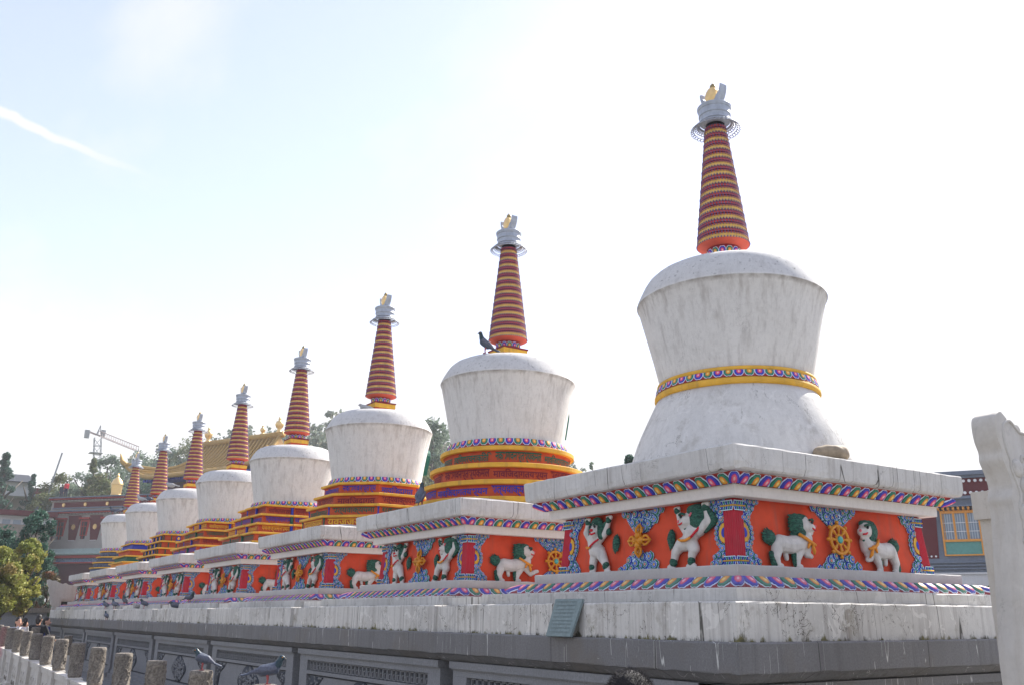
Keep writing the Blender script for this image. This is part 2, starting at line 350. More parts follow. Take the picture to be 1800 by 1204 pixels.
def petal_mat(name, dull=0):
    """uv: x = petal index + 0..1 across, y = 0 base .. 1 tip"""
    t = NT(name); uv = t.n('UVMap'); sp = t.n('SeparateXYZ'); t.L(uv.outputs[0], sp.inputs[0])
    fx = t.math('FRACT', sp.outputs[0]); par = t.math('MODULO', t.math('FLOOR', sp.outputs[0]), 2.0)
    lx = t.math('MULTIPLY', t.math('SUBTRACT', fx, .5), 2.0); y = sp.outputs[1]
    a = t.math('POWER', t.math('DIVIDE', lx, 1.06), 2); b = t.math('POWER', t.math('DIVIDE', t.math('SUBTRACT', y, .24), .78), 2)
    dip = t.math('MULTIPLY', t.math('MULTIPLY', t.rng(t.math('ABSOLUTE', lx), 0, .35, 1, 0), t.rng(y, .6, 1)), .18)
    r = t.math('ADD', t.math('SQRT', t.math('ADD', a, b)), dip)
    r = t.math('ADD', r, t.math('MULTIPLY', t.math('SUBTRACT', t.noise(t.coords(), 40, 3), .5), .12))
    A = t.ramp(r, [(0, (.86, .50, .52)), (.16, (.74, .12, .20)), (.36, (.50, .03, .12)), (.46, (.05, .05, .42)), (.74, (.02, .035, .30)), (.84, (.62, .70, .90)), (.95, (.30, .02, .03))])
    B = t.ramp(r, [(0, (.86, .62, .20)), (.16, (.76, .36, .04)), (.36, (.60, .13, .03)), (.46, (.03, .22, .13)), (.74, (.015, .10, .07)), (.84, (.58, .74, .76)), (.95, (.30, .02, .03))])
    c = t.mix(par, A, B)
    if dull: c = t.mix(t.rng(t.noise(t.coords(), 10, 5), .4, .7, dull*.5, dull), c, (.30, .29, .30))
    return t.fin(c, .55)
m_petal = petal_mat('lotus_petal_paint'); m_petal_dull = petal_mat('weathered_lotus_petal_paint', .32)
def stone(name, col, sc=60, drips=0, var=.25, rough=.75, bump=.25):
    t = NT(name); v = t.coords(); c = t.mix(t.rng(t.noise(v, sc, 4, .7), .3, .7), tuple(x*(1-var) for x in col), tuple(x*(1+var) for x in col))
    c = t.mix(t.rng(t.noise(v, 1.7, 4), .35, .75, 0, .5), c, tuple(x*.72 for x in col))
    c = t.mix(t.rng(t.noise(t.coords((9, 9, .7)), 1, 4), .58, .8, 0, .4), c, tuple(x*.5 for x in col))
    if drips:
        j = t.noise(t.coords((11, 11, .5)), 1.0, 1, .3, .3); a = t.math('ABSOLUTE', t.math('SUBTRACT', j, .5)); m = t.math('MULTIPLY', t.rng(a, .010, .004), t.rng(t.noise(t.coords((6, 6, 2.5)), 1.3, 3), .53, .57)); c = t.mix(m, c, (.5, .5, .47))
        c = t.mix(t.rng(t.noise(v, 14, 4, .6), .735, .75), c, (.5, .5, .47))
        sj = t.n('SeparateXYZ'); t.L(t.n('TexCoord').outputs['Object'], sj.inputs[0]); xy = t.math('ADD', sj.outputs['X'], sj.outputs['Y']); fr = t.math('FRACT', t.math('MULTIPLY', xy, .72)); jm = t.rng(t.math('ABSOLUTE', t.math('SUBTRACT', fr, .5)), .006, .002)
        c = t.mix(t.math('MULTIPLY', jm, .75), c, (.045, .042, .04)); c = t.mix(t.rng(t.noise(v, 1.1, 5, .65), .5, .7, 0, .55), c, (.15, .125, .095)); c = t.mix(t.rng(t.noise(t.coords((16, 16, .6)), 1.0, 4), .55, .75, 0, .5), c, (.08, .078, .075))
    t.bump(t.noise(v, sc, 4), bump, .006); return t.fin(c, rough)
m_stone = stone('grey_granite', (.175, .172, .172), 70, 1)
m_stone_p = stone('grey_carved_stone', (.225, .23, .24), 50)
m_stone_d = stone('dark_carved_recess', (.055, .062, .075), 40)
m_slate = stone('grey_green_slate', (.20, .255, .255), 30, 0, .16)
m_boulder = stone('brown_field_stone', (.34, .27, .19), 20, 0, .3)
m_marble = plaster('white_marble', (.60, .565, .51), .35, .25, .22, streak_col=(.34, .28, .21), blotch=.15)
m_marble_c = plaster('marble_carving', (.60, .57, .52), .3, .2, .25, streak_col=(.30, .25, .19), blotch=.4)
m_marble_w = stone('weathered_marble_cap', (.20, .175, .145), 45, 0, .75, bump=1)
m_gbrick = stone('grey_brick', (.155, .185, .24), 9, 0, .12)
m_twall = plaster('grey_lime_wall', (.36, .335, .31), .3, .2, .15)
m_twig = stone('maroon_twig_frieze', (.105, .014, .020), 60, 0, .3)
m_wdot = paint('white_dot_paint', (.75, .76, .78), .05, .6, .1)
m_wood = paint('orange_window_wood', (.62, .27, .05), .1, .55, .2)
m_tealp = paint('teal_board', (.10, .27, .24), .1, .6, .1)
m_cream = plaster('pale_garden_wall', (.55, .56, .57), .1, .1, .1)
def glass_m():
    t = NT('curtained_pane'); w = t.n('TexWave', wave_type='BANDS', bands_direction='X'); t.L(t.coords((1, 1, .1), rand=False), w.inputs[0]); w.inputs['Scale'].default_value = 6; w.inputs['Distortion'].default_value = 3
    return t.fin(t.mix(w.outputs[1], (.10, .14, .20), (.30, .36, .42)), .15, 0, .5)
m_pane = glass_m()
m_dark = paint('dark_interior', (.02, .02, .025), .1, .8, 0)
m_terra = paint('red_lacquer', (.34, .035, .03), .15, .6, .25)
m_doorpink = plaster('faded_red_wall', (.42, .10, .09), .1, .1, .1)
m_dark_door = paint('dark_maroon_door', (.10, .03, .04), .1, .6, .2)
m_celadon = stone('celadon_tile', (.40, .50, .46), 12, 0, .2)
m_groof = paint('gilded_roof', (.42, .26, .07), .15, .55, .3, 5, metal=.2); m_groofd = paint('gilded_roof_valley', (.30, .17, .05), .15, .55, .3, 5, metal=.2)
m_asph = stone('paving_stone', (.22, .215, .21), 3, 0, .15)
m_crane = paint('crane_steel', (.22, .24, .25), .1, .5, .2)
m_craney = paint('crane_jib_paint', (.34, .25, .23), .1, .5, .2)
m_pole = paint('galvanised_pole', (.25, .27, .29), .1, .5, .2)

# ------------------------------------------------------------------ ground and hill (setting)
def hill_h(x, y):
    az = math.degrees(atan2(x, y)); d = hypot(x, y)
    base = max(0, (d - 46)) * .07 if d < 110 else 4.5 + (d - 110) * .03
    pts = [(-40, 8), (0, 10), (8, 13), (12, 24), (16, 30), (22, 33.5), (27, 33.5), (33, 27), (40, 21), (48, 15), (60, 8), (90, 6), (180, 6)]
    H = pts[0][1]
    for (a0, h0), (a1, h1) in zip(pts, pts[1:]):
        if a0 <= az <= a1: H = h0 + (h1-h0)*(az-a0)/(a1-a0)
    if az > 180 or az < -40: H = 6
    k = max(0, min(1, (d - 120) / 75)); k = k*k*(3-2*k)
    h = base*(1-k) + H*k
    if d > 230: h = H - min((d-230)*.05, H*.6)
    return h if d > 46 and y > -20 else max(0, min(h, 0 if y <= -20 else h))
def build_ground():
    vs = []; n = 120; rs = [0, 2, 5, 10, 20, 30, 40, 46] + [46 + 8*i for i in range(1, 25)] + [260, 320, 420, 600, 900, 1400]
    for r in rs:
        for j in range(n):
            a = 2*pi*j/n; x, y = r*sin(a), r*cos(a); vs.append((x, y, hill_h(x, y) + (rnd.uniform(-.5, .5) if 120 < r < 300 else 0)))
    fs = []
    for i in range(len(rs)-1):
        for j in range(n): fs.append((i*n+j, (i+1)*n+j, (i+1)*n+(j+1)%n, i*n+(j+1)%n))
    m = MB(); m.add(vs, fs)
    t = NT('ground_paving_and_grass'); tc = t.n('TexCoord'); ln = t.n('VectorMath', operation='LENGTH'); t.L(tc.outputs['Object'], ln.inputs[0])
    br = t.n('TexBrick'); t.L(tc.outputs['Object'], br.inputs[0]); br.inputs['Scale'].default_value = 1.6; br.inputs['Mortar Size'].default_value = .012
    br.inputs['Color1'].default_value = (.24, .235, .23, 1); br.inputs['Color2'].default_value = (.19, .19, .19, 1); br.inputs['Mortar'].default_value = (.10, .10, .10, 1)
    v = t.coords(rand=False); pav = t.mix(t.rng(t.noise(v, 1.3, 5), .35, .7, 0, .5), br.outputs[0], (.13, .13, .125))
    gr = t.mix(t.noise(v, .15, 5), (.05, .075, .025), (.13, .12, .06))
    t.fin(t.mix(t.rng(ln.outputs['Value'], 90, 120), pav, gr), .85)
    o = m.obj('ground', t.mat, smooth=True); tag(o, kind='structure')
build_ground()

# ------------------------------------------------------------------ stupas
XC, YC0, SP, ZB = 7.345, 6.761, 4.4953, 1.42
OFF = (XC, YC0, ZB); TA = (XC - .045, YC0 - .094)     # tower axis
CACHE = {}
def part(name, key, fn, mats, root, smooth=False, sharp=None, label=None):
    if key not in CACHE:
        m = MB(); r = fn(m); CACHE[key] = r if isinstance(r, bpy.types.Mesh) else m.mesh(name, mats, OFF, smooth, sharp=sharp)
    return link(name, CACHE[key], root, label)
PX = lambda z: 1.38 - .05*(z-2.02)/.58
PY = lambda z: 1.2245 - .045*(z-2.02)/.58
def F(face):
    if face == 'Y': return lambda u, w, z: (XC+u, YC0-(PY(z)+w), z)
    return lambda u, w, z: (XC-(PX(z)+w), YC0-u, z)
def petal_patch(m, P, k, na=6, nt=4):
    vs = []; uv = []
    for j in range(nt+1):
        for i in range(na+1):
            a = -1 + 2*i/na; t = j/nt; vs.append(P(a, t)); uv.append((k + .002 + .996*(a+1)/2, t))
    fs = [(j*(na+1)+i, j*(na+1)+i+1, (j+1)*(na+1)+i+1, (j+1)*(na+1)+i) for j in range(nt) for i in range(na)]
    m.add(vs, fs, 0, uv)
def petal_band(m, hx0, hy0, zb, hx1, hy1, zt, bulge, pitch):
    """petals from (h0,zb) base to (h1,zt) tip round a rectangle"""
    k = 0
    for side in range(4):
        L0 = (hx0 if side % 2 == 0 else hy0); n = max(4, int(round(2*L0/pitch)))
        for i in range(n):
            uc = -L0 + 2*L0*(i+.5)/n; hw = L0/n*.99
            def P(a, t, side=side, uc=uc, hw=hw):
                hx = hx0+(hx1-hx0)*t; hy = hy0+(hy1-hy0)*t; o = bulge*sqrt(max(0, 1-a*a))*sin(pi*(.22+.74*t)); z = zb+(zt-zb)*t
                u = uc + a*hw
                return [(XC+u, YC0-hy-o, z), (XC+hx+o, YC0+u, z), (XC-u, YC0+hy+o, z), (XC-hx-o, YC0-u, z)][side]
            petal_patch(m, P, k); k += 1
    for sx, sy in ((-1,-1), (1,-1), (-1,1), (1,1)):
        def P(a, t):
            hx = hx0+(hx1-hx0)*t; hy = hy0+(hy1-hy0)*t; o = bulge*1.5*sqrt(max(0, 1-a*a))*sin(pi*(.12+.80*t)); z = zb+(zt-zb)*t; e = a*pitch*.62
            ex = max(0, -e); ey = max(0, e)
            return (XC+sx*(hx+o-ex*.9), YC0+sy*(hy+o-ey*.9), z)
        petal_patch(m, P, 2*k, 8, 4)
def ring_petals(m, c, r0, z0, r1, z1, n, bulge=.012):
    for i in range(n):
        a0 = 2*pi*(i+.5)/n; hw = pi/n*.98
        def P(a, t):
            r = r0+(r1-r0)*t + bulge*sqrt(max(0, 1-a*a))*sin(pi*(.15+.75*t)); th = a0 + a*hw
            return (c[0]+r*cos(th), c[1]+r*sin(th), z0+(z1-z0)*t)
        petal_patch(m, P, i, 4, 3)
def blob(m, fn, u, w, z, r, par, ry=None, seg=12):
    """concentric painted eye, slightly domed; uv.x = radius"""
    ry = ry or r; vs = [fn(u, w + .016, z)]; uv = [(0, par)]; R = [.35, .7, 1.0]; H = [.015, .010, -.008]
    for q, h in zip(R, H):
        for i in range(seg):
            a = 2*pi*i/seg; s = 1 if q < 1 else 1 + .10*sin(5*a)
            vs.append(fn(u + r*q*s*cos(a), w + h, z + ry*q*s*sin(a))); uv.append((q*.97, par))
    fs = [(0, 1+i, 1+(i+1)%seg) for i in range(seg)]
    for k in range(2):
        for i in range(seg): fs.append((1+k*seg+i, 1+(k+1)*seg+i, 1+(k+1)*seg+(i+1)%seg, 1+k*seg+(i+1)%seg))
    m.add(vs, fs, 1, uv)
def inpoly(x, y, P):
    c = False
    for i in range(len(P)):
        (x0, y0), (x1, y1) = P[i], P[i-1]
        if (y0 > y) != (y1 > y) and x < (x1-x0)*(y-y0)/(y1-y0)+x0: c = not c
    return c
def scroll(m, fn, poly, seed, r=.036):
    q = random.Random(seed); pts = []
    # wavy outline
    out = []
    for i in range(len(poly)):
        (x0, y0), (x1, y1) = poly[i], poly[(i+1) % len(poly)]; d = hypot(x1-x0, y1-y0); n = max(1, int(d/.022))
        for k in range(n):
            t = k/n; nx, ny = (y1-y0)/d, -(x1-x0)/d; e = .009*abs(sin(pi*2.2*k*.5)) * (1 if 0 < k < n else 0)
            out.append((x0+(x1-x0)*t + nx*e, y0+(y1-y0)*t + ny*e))
    m.prism(out, -.01, .018, fn, 0)
    xs = [p[0] for p in poly]; ys = [p[1] for p in poly]
    for _ in range(900):
        x, y = q.uniform(min(xs), max(xs)), q.uniform(min(ys), max(ys))
        rr = r*q.uniform(.62, 1.1)
        if inpoly(x, y, poly) and all(hypot(x-a, y-b) > (rr+c)*.80 for a, b, c in pts): pts.append((x, y, rr))
    for i, (x, y, rr) in enumerate(pts): blob(m, fn, x, .020 + .003*(i % 3), y, rr, i % 2)
def rosette(m, fn, uc, zc, sgn):
    for k in range(9):
        a = -pi/2 + pi*(k+.5)/9; blob(m, fn, uc + sgn*.105*cos(a), .020, zc + .13*sin(a), .028, k % 2)
    def disc(r, w, mi):
        n = 16; vs = [fn(uc, w+.006, zc)] + [fn(uc+sgn*r*cos(a), w, zc+r*1.25*sin(a)) for a in [-pi/2+pi*i/n for i in range(n+1)]]
        m.add(vs, [(0, 1+i, 2+i) for i in range(n)], mi)
    disc(.070, .026, 2); disc(.036, .032, 3)
def bx(f, m, u0, u1, w0, w1, z0, z1, mi=0):
    m.add([f(u0,w0,z0),f(u1,w0,z0),f(u1,w1,z0),f(u0,w1,z0),f(u0,w0,z1),f(u1,w0,z1),f(u1,w1,z1),f(u0,w1,z1)], [(0,3,2,1),(4,5,6,7),(0,1,5,4),(1,2,6,5),(2,3,7,6),(3,0,4,7)], mi)

def islands(me):
    b = bmesh.new(); b.from_mesh(me); b.faces.ensure_lookup_table(); seen = set(); out = []
    for f in b.faces:
        if f.index in seen: continue
        st = [f]; seen.add(f.index); g = []
        while st:
            x = st.pop(); g.append(x.index)
            for e_ in x.edges:
                for y in e_.link_faces:
                    if y.index not in seen: seen.add(y.index); st.append(y)
        out.append(g)
    b.free(); out.sort(key=len, reverse=True); res = []
    for k, g in enumerate(out):
        ix = {}; vs = []; fs = []
        for fi in g:
            p = me.polygons[fi]; t = []
            for v in p.vertices:
                if v not in ix: ix[v] = len(vs); vs.append(tuple(me.vertices[v].co))
                t.append(ix[v])
            fs.append(t)
        m2 = bpy.data.meshes.new('mane' if k == 0 else 'fur_cuff'); m2.from_pydata(vs, [], fs); m2.materials.append(me.materials[0]); m2.polygons.foreach_set('use_smooth', [True]*len(fs)); m2.update(); res.append(m2)
    return res
# ---- lions as reliefs. local frame (u, w outwards, z)
def build_lions():
    FL = {}
    V = .0065
    def mk(name, face, body, mane, tail, extra):
        f0 = F(face); du = -.055 if face == 'Y' else .045; f = lambda u, w, z: f0(u+du, w*.85, z); loc = lambda u, w, z: tuple(a-b for a, b in zip(f(u, w, z), OFF))
        FL[name] = dict(body=organic('lion_body', body, V, m_lion, 2, xf=loc, fat=1.04), mane=organic('mane', mane, V, m_green, 1, xf=lambda u, w, z: loc(u, w+.012, z), fat=1.22), tail=organic('tail_tuft', tail, V, m_green, 1, xf=loc))
        for k_, mm in enumerate(islands(FL[name].pop('mane'))): FL[name][('mane' if k_ == 0 else 'fur_cuff') + '|%d' % k_] = mm
        for nm, mt, fn in extra:
            m = MB(); fn(m, f); FL[name][nm] = m.mesh(nm.split('|')[0], mt, OFF, True)
    def tuft(c, rx, rz, n, seed, ang=None):
        q = random.Random(seed); out = [((c[0], .03, c[1]), min(rx, rz)*.80, (c[0], .03, c[1]), min(rx, rz)*.80, (rx/min(rx, rz), .9, rz/min(rx, rz)))]
        for i in range(n):
            a = 2*pi*i/n; k = q.uniform(.75, 1.05); x, z = c[0]+rx*k*cos(a), c[1]+rz*k*sin(a)
            out.append(((c[0]+rx*.35*cos(a), .05, c[1]+rz*.35*sin(a)), .017, (x + (.01 if ang is None else ang[0])*1, .03, z + (.01 if ang is None else ang[1])), .007))
        return out
    e = lambda c, r, fl=(1,1,1): (c, r, c, r, fl)
    # standing, in profile facing left, arms raised
    body = [((.65,.05,.275+2),.072,(.70,.05,2.335),.078), ((.62,.045,2.245),.072,(.55,.045,2.235),.062), ((.55,.045,2.24),.06,(.475,.045,2.17),.046), ((.475,.045,2.17),.044,(.445,.045,2.06),.032),
        ((.445,.05,2.055),.027,(.405,.06,2.038),.022), ((.68,.05,2.235),.062,(.715,.05,2.19),.055), ((.715,.05,2.19),.05,(.685,.05,2.13),.038), ((.685,.05,2.13),.036,(.69,.05,2.06),.030), ((.69,.055,2.05),.027,(.655,.065,2.038),.022), ((.70,.055,2.05),.026,(.735,.06,2.038),.02),
        ((.62,.05,2.35),.045,(.545,.055,2.425),.034), ((.545,.055,2.425),.032,(.505,.055,2.535),.024), ((.49,.06,2.56),.026,(.515,.06,2.562),.024), ((.475,.07,2.566),.015,(.53,.07,2.566),.015),
        ((.78,.05,2.345),.055,(.90,.055,2.425),.045), ((.90,.055,2.43),.043,(.865,.055,2.53),.028), ((.845,.06,2.57),.028,(.885,.06,2.57),.026), ((.835,.075,2.575),.015,(.905,.075,2.572),.015),
        e((.66,.075,2.455),.066,(1,.8,1)), ((.64,.085,2.445),.055,(.588,.085,2.425),.036), ((.62,.08,2.415),.045,(.595,.085,2.395),.026), ((.735,.085,2.50),.020,(.715,.09,2.48),.016),
        ((.42,.06,2.032),.018,(.46,.06,2.032),.018)]
    mane = [e((.755,.05,2.46),.075,(1,.7,1.2)), ((.69,.05,2.53),.045,(.77,.05,2.53),.05), ((.79,.05,2.44),.05,(.79,.05,2.40),.045)] + [((.77,.06,2.40+.022*i),.022,(.85,.055,2.372+.027*i),.007) for i in range(7)] + [((.60,.06,2.375),.02,(.72,.055,2.365),.03), ((.90,.035,2.50),.03,(.955,.03,2.42),.032), ((.955,.03,2.42),.032,(.84,.03,2.345),.025), ((.455,.045,2.085),.034,(.46,.045,2.078),.034), ((.69,.05,2.085),.033,(.69,.05,2.078),.033), ((.862,.055,2.545),.031,(.868,.055,2.54),.03), ((.502,.055,2.545),.027,(.503,.055,2.54),.026)]
    tail = tuft((.40, 2.305), .056, .098, 14, 3, (0, -.012))
    def eyes(pts): return lambda m, f: [m.ell(f(p[0],p[1]+.008,p[2]), .013, .013, .015, 8, 5) for p in pts]
    def scarf(pts, r): return lambda m, f: m.tube([f(p[0],p[1]+.010,p[2]) for p in pts], r*1.15, 6)
    def lips(pts, r=.009): return lambda m, f: m.tube([f(p[0],p[1]+.010,p[2]) for p in pts], r, 5)
    mk('stand_profile', 'X', body, mane, tail, [('eye|1', m_ink, eyes([(.612,.13,2.478)])), ('brow', m_green, scarf([(.59,.128,2.496),(.63,.135,2.505),(.66,.125,2.495)], .011)), ('mouth', m_redp, lips([(.574,.112,2.41),(.60,.122,2.412),(.63,.118,2.425)])),
        ('nose', m_pink, eyes([(.556,.10,2.44)])), ('ear', m_pink, lips([(.712,.115,2.475),(.735,.112,2.505)], .010)),
        ('collar_ribbon', m_orange, scarf([(.578,.11,2.275),(.62,.128,2.262),(.68,.132,2.262),(.735,.12,2.285)], .011)), ('sash', m_redp, scarf([(.74,.122,2.285),(.79,.11,2.335),(.815,.08,2.375)], .010))])
    # standing, frontal
    body = [((-.715,.055,2.285),.072,(-.725,.055,2.36),.078), ((-.70,.05,2.25),.078,(-.65,.05,2.235),.075), ((-.705,.05,2.21),.056,(-.73,.05,2.13),.044), ((-.73,.05,2.13),.04,(-.72,.05,2.06),.031), ((-.72,.06,2.045),.028,(-.735,.075,2.035),.02), ((-.74,.06,2.036),.018,(-.695,.06,2.036),.018),
        ((-.62,.05,2.22),.06,(-.56,.05,2.15),.047), ((-.56,.05,2.15),.044,(-.50,.05,2.07),.033), ((-.50,.06,2.05),.028,(-.485,.075,2.037),.02), ((-.515,.06,2.036),.018,(-.46,.06,2.036),.018),
        ((-.79,.05,2.37),.045,(-.865,.055,2.44),.034), ((-.865,.055,2.44),.032,(-.835,.055,2.535),.025), ((-.865,.07,2.568),.016,(-.80,.07,2.568),.016), ((-.85,.06,2.562),.025,(-.825,.06,2.562),.025),
        ((-.64,.05,2.36),.048,(-.555,.055,2.41),.036), ((-.555,.055,2.41),.034,(-.495,.055,2.535),.026), ((-.515,.07,2.57),.016,(-.45,.07,2.57),.016), ((-.495,.06,2.564),.026,(-.47,.06,2.564),.025),
        e((-.68,.08,2.468),.068,(1,.85,1)), ((-.675,.10,2.44),.048,(-.67,.115,2.425),.040), ((-.67,.10,2.405),.038,(-.672,.105,2.395),.03)]
    mane = [e((-.685,.05,2.50),.075,(1.05,.6,1)), ((-.755,.05,2.47),.04,(-.76,.05,2.40),.035), ((-.615,.05,2.47),.045,(-.60,.05,2.39),.038), ((-.555,.035,2.50),.03,(-.51,.03,2.42),.028), ((-.73,.05,2.085),.033,(-.73,.05,2.08),.033), ((-.51,.05,2.09),.034,(-.512,.05,2.083),.034), ((-.835,.055,2.545),.027,(-.836,.055,2.541),.027), ((-.493,.055,2.545),.029,(-.495,.055,2.54),.029)] + [((-.68+.01*i,.07,2.375),.012,(-.69+.03*(i-2),.07,2.35),.006) for i in range(5)]
    tail = tuft((-.395, 2.31), .056, .095, 14, 5, (0, -.012))
    mk('stand_front', 'X', body, mane, tail, [('eye|1', m_ink, eyes([(-.715,.135,2.485)])), ('eye|2', m_ink, eyes([(-.640,.135,2.485)])), ('brow', m_green, lambda m, f: (m.tube([f(-.745,.12,2.50),f(-.715,.14,2.515),f(-.69,.14,2.50)], .010, 5), m.tube([f(-.665,.14,2.50),f(-.64,.14,2.515),f(-.612,.12,2.50)], .010, 5))), ('nose', m_redp, lambda m, f: m.ell(f(-.672,.158,2.446), .02, .02, .016, 8, 5)),
        ('mouth', m_redp, lips([(-.715,.13,2.418),(-.672,.15,2.405),(-.63,.13,2.418)], .010)), ('collar_ribbon', m_orange, scarf([(-.79,.10,2.285),(-.75,.125,2.27),(-.70,.13,2.28)], .010)), ('sash', m_redp, scarf([(-.71,.13,2.28),(-.65,.128,2.32),(-.60,.10,2.355)], .009))])
    # walking lion, facing right
    def walker(sg, pawfwd):
        s = lambda u: u*sg
        P = lambda u, w, z: (s(u), w, z)
        if not pawfwd: lg = [(P(-.45,.06,2.20),.048,P(-.455,.06,2.15),.034), (P(-.455,.07,2.15),.032,P(-.41,.07,2.135),.024)]
        else: lg = [(P(-.45,.06,2.20),.046,P(-.38,.06,2.13),.034), (P(-.38,.06,2.13),.032,P(-.30,.06,2.16),.024), (P(-.30,.065,2.16),.026,P(-.275,.07,2.165),.022)]
        body = [(P(-.785,.05,2.235),.078,P(-.66,.05,2.225),.075), (P(-.66,.05,2.225),.078,P(-.48,.05,2.255),.082), (P(-.45,.055,2.25),.07,P(-.43,.06,2.30),.06),
            (P(-.82,.05,2.22),.06,P(-.865,.05,2.12),.045), (P(-.865,.05,2.12),.040,P(-.85,.05,2.06),.031), (P(-.85,.055,2.042),.026,P(-.81,.06,2.038),.022),
            (P(-.53,.055,2.20),.052,P(-.585,.055,2.12),.040), (P(-.585,.055,2.12),.036,P(-.60,.055,2.06),.031), (P(-.60,.06,2.042),.026,P(-.56,.065,2.038),.022), (P(-.72,.04,2.14),.026,P(-.715,.04,2.105),.022),
            e(P(-.445,.075,2.415),.072,(1,.85,1.1)), (P(-.42,.085,2.40),.058,P(-.362,.085,2.392),.040), (P(-.40,.08,2.365),.034,P(-.375,.08,2.345),.024), (P(-.475,.09,2.425),.018,P(-.45,.095,2.405),.015)] + lg
        mane = [e(P(-.54,.05,2.42),.078,(1,.65,1.05)), e(P(-.51,.05,2.345),.064,(1,.7,1)), (P(-.48,.05,2.47),.04,P(-.42,.05,2.475),.028)] + [(P(-.56,.06,2.33+.03*i),.024,P(-.645+.006*abs(i-2),.04,2.325+.034*i),.006) for i in range(6)] + [(P(-.42,.06,2.325),.024,P(-.385,.07,2.315),.014),
            (P(-.905,.03,2.14),.024,P(-.90,.035,2.06),.024), (P(-.90,.035,2.055),.022,P(-.855,.035,2.045),.018), (P(-.575,.04,2.21),.020,P(-.625,.04,2.12),.024), (P(-.625,.04,2.12),.022,P(-.62,.04,2.055),.020)]
        tail = tuft((s(-.90), 2.285), .092, .086, 16, 7, (-.012*sg, .004))
        ex = [('eye|1', m_ink, eyes([P(-.405,.138,2.435)])), ('brow', m_green, scarf([P(-.435,.132,2.455),P(-.40,.138,2.462),P(-.375,.12,2.45)], .010)), ('nose', m_pink, eyes([P(-.332,.10,2.405)])), ('mouth', m_redp, lips([P(-.345,.11,2.37),P(-.375,.125,2.372),P(-.405,.122,2.385)])),
            ('collar_ribbon', m_orange, scarf([P(-.575,.10,2.325),P(-.52,.135,2.285),P(-.46,.145,2.25),P(-.39,.12,2.232)], .013)), ('ribbon_bow', m_orange, lambda m, f: (m.ell(f(*P(-.46,.14,2.25)), .03, .02, .022, 8, 5), m.tube([f(*P(-.44,.14,2.24)), f(*P(-.415,.13,2.18)), f(*P(-.40,.11,2.15))], [.014,.018,.008], 6), m.tube([f(*P(-.48,.14,2.24)), f(*P(-.50,.135,2.20))], [.016,.010], 6)))]
        return body, mane, tail, ex
    for nm, sg, pf in (('walk_right', 1, False), ('walk_paw', 1, True), ('walk_left', -1, False)): mk(nm, 'Y', *walker(sg, pf))
    return FL
LIONS = build_lions()
def put_lion(root, kind, label):
    d = LIONS[kind]; b = link('lion_relief', d['body'], root, label)
    for k, me in d.items():
        if k != 'body': link(k.split('|')[0], me, b)

# ---- lettering: Devanagari from Blender's built-in font
TXT = {}
def text_geo(body):
    if body not in TXT:
        c = bpy.data.curves.new('t', 'FONT'); c.body = body.replace(' ', ''); c.size = 1; c.resolution_u = 2; c.extrude = 0; c.offset = .022
        o = bpy.data.objects.new('t', c); C.objects.link(o); dg = bpy.context.evaluated_depsgraph_get(); dg.update()
        me = bpy.data.meshes.new_from_object(o.evaluated_get(dg)); v = [tuple(p.co) for p in me.vertices]; f = [tuple(p.vertices) for p in me.polygons]
        bpy.data.objects.remove(o); bpy.data.curves.remove(c); bpy.data.meshes.remove(me)
        x0 = min(p[0] for p in v); x1 = max(p[0] for p in v); y0 = min(p[1] for p in v); y1 = max(p[1] for p in v)
        TXT[body] = ([((p[0]-x0)/(x1-x0), (p[1]-y0)/(y1-y0)) for p in v], f)
    return TXT[body]
def letter(m, body, fn, u0, u1, z0, z1):
    """fn(u,w,z) -> xyz ; painted raised letters"""
    v, f = text_geo(body); m.add([fn(u0+(u1-u0)*a, .008, z0+(z1-z0)*b) for a, b in v], f)
WORDS = ['मा विज दागत यस्यन', 'सत्य वाक्य यमा नग सम', 'यव जज्ञ मन समय', 'हेत थोमे मोव छन यरूप', 'त विण्ण रचना किति', 'नक भगवन स्तस्य कमल']

def tier_fn(shape, s0, s1, n=72):
    """plan outline at scale s (list of xy), origin tower axis"""
    def P(s):
        if shape == 'round': return [(s*cos(2*pi*i/n), s*sin(2*pi*i/n)) for i in range(n)]
        if shape == 'oct': return [(s*cos(pi/8+pi*i/4), s*sin(pi/8+pi*i/4)) for i in range(8)]
        if shape == 'sq': return [(-s,-s),(s,-s),(s,s),(-s,s)]
        if shape == 'proj':
            a = s*.30; b = s+.035
            return [(-s,-s),(-a,-s),(-a,-b),(a,-b),(a,-s),(s,-s),(s,-a),(b,-a),(b,a),(s,a),(s,s),(a,s),(a,b),(-a,b),(-a,s),(-s,s),(-s,a),(-b,a),(-b,-a),(-s,-a)]
    return P
def tier(m, shape, r, zt, h, ch=.068, over=.036):
    """wall below, cornice at top zt"""
    P = tier_fn(shape, 0, 0); zb = zt - h
    R = lambda s, z: [(TA[0]+x, TA[1]+y, z) for x, y in P(s)]
    m.loft([R(r-.035, zb), R(r-.035, zt-ch-.018), R(r-.01, zt-ch)], 0, False, False)
    m.loft([R(r-.01, zt-ch), R(r+over-.004, zt-ch+.003), R(r+over, zt-ch+.009), R(r+over, zt-.006), R(r+over-.006, zt), R(r-.12, zt+.012)], 1, False, True)
SQF = [('-Y', 0), ('-X', -pi/2), ('+X', pi/2)]
def face_fn(ang, d):
    """outward normal = -Y rotated by ang (about z)"""
    ca, sa = cos(ang), sin(ang)
    def f(u, w, z):
        x, y = u, -(d + w); return (TA[0]+x*ca-y*sa, TA[1]+x*sa+y*ca, z)
    return f
def cyl_fn(r):
    def f(u, w, z):
        a = -pi/2 + u/r; return (TA[0]+(r+w)*cos(a), TA[1]+(r+w)*sin(a), z)
    return f
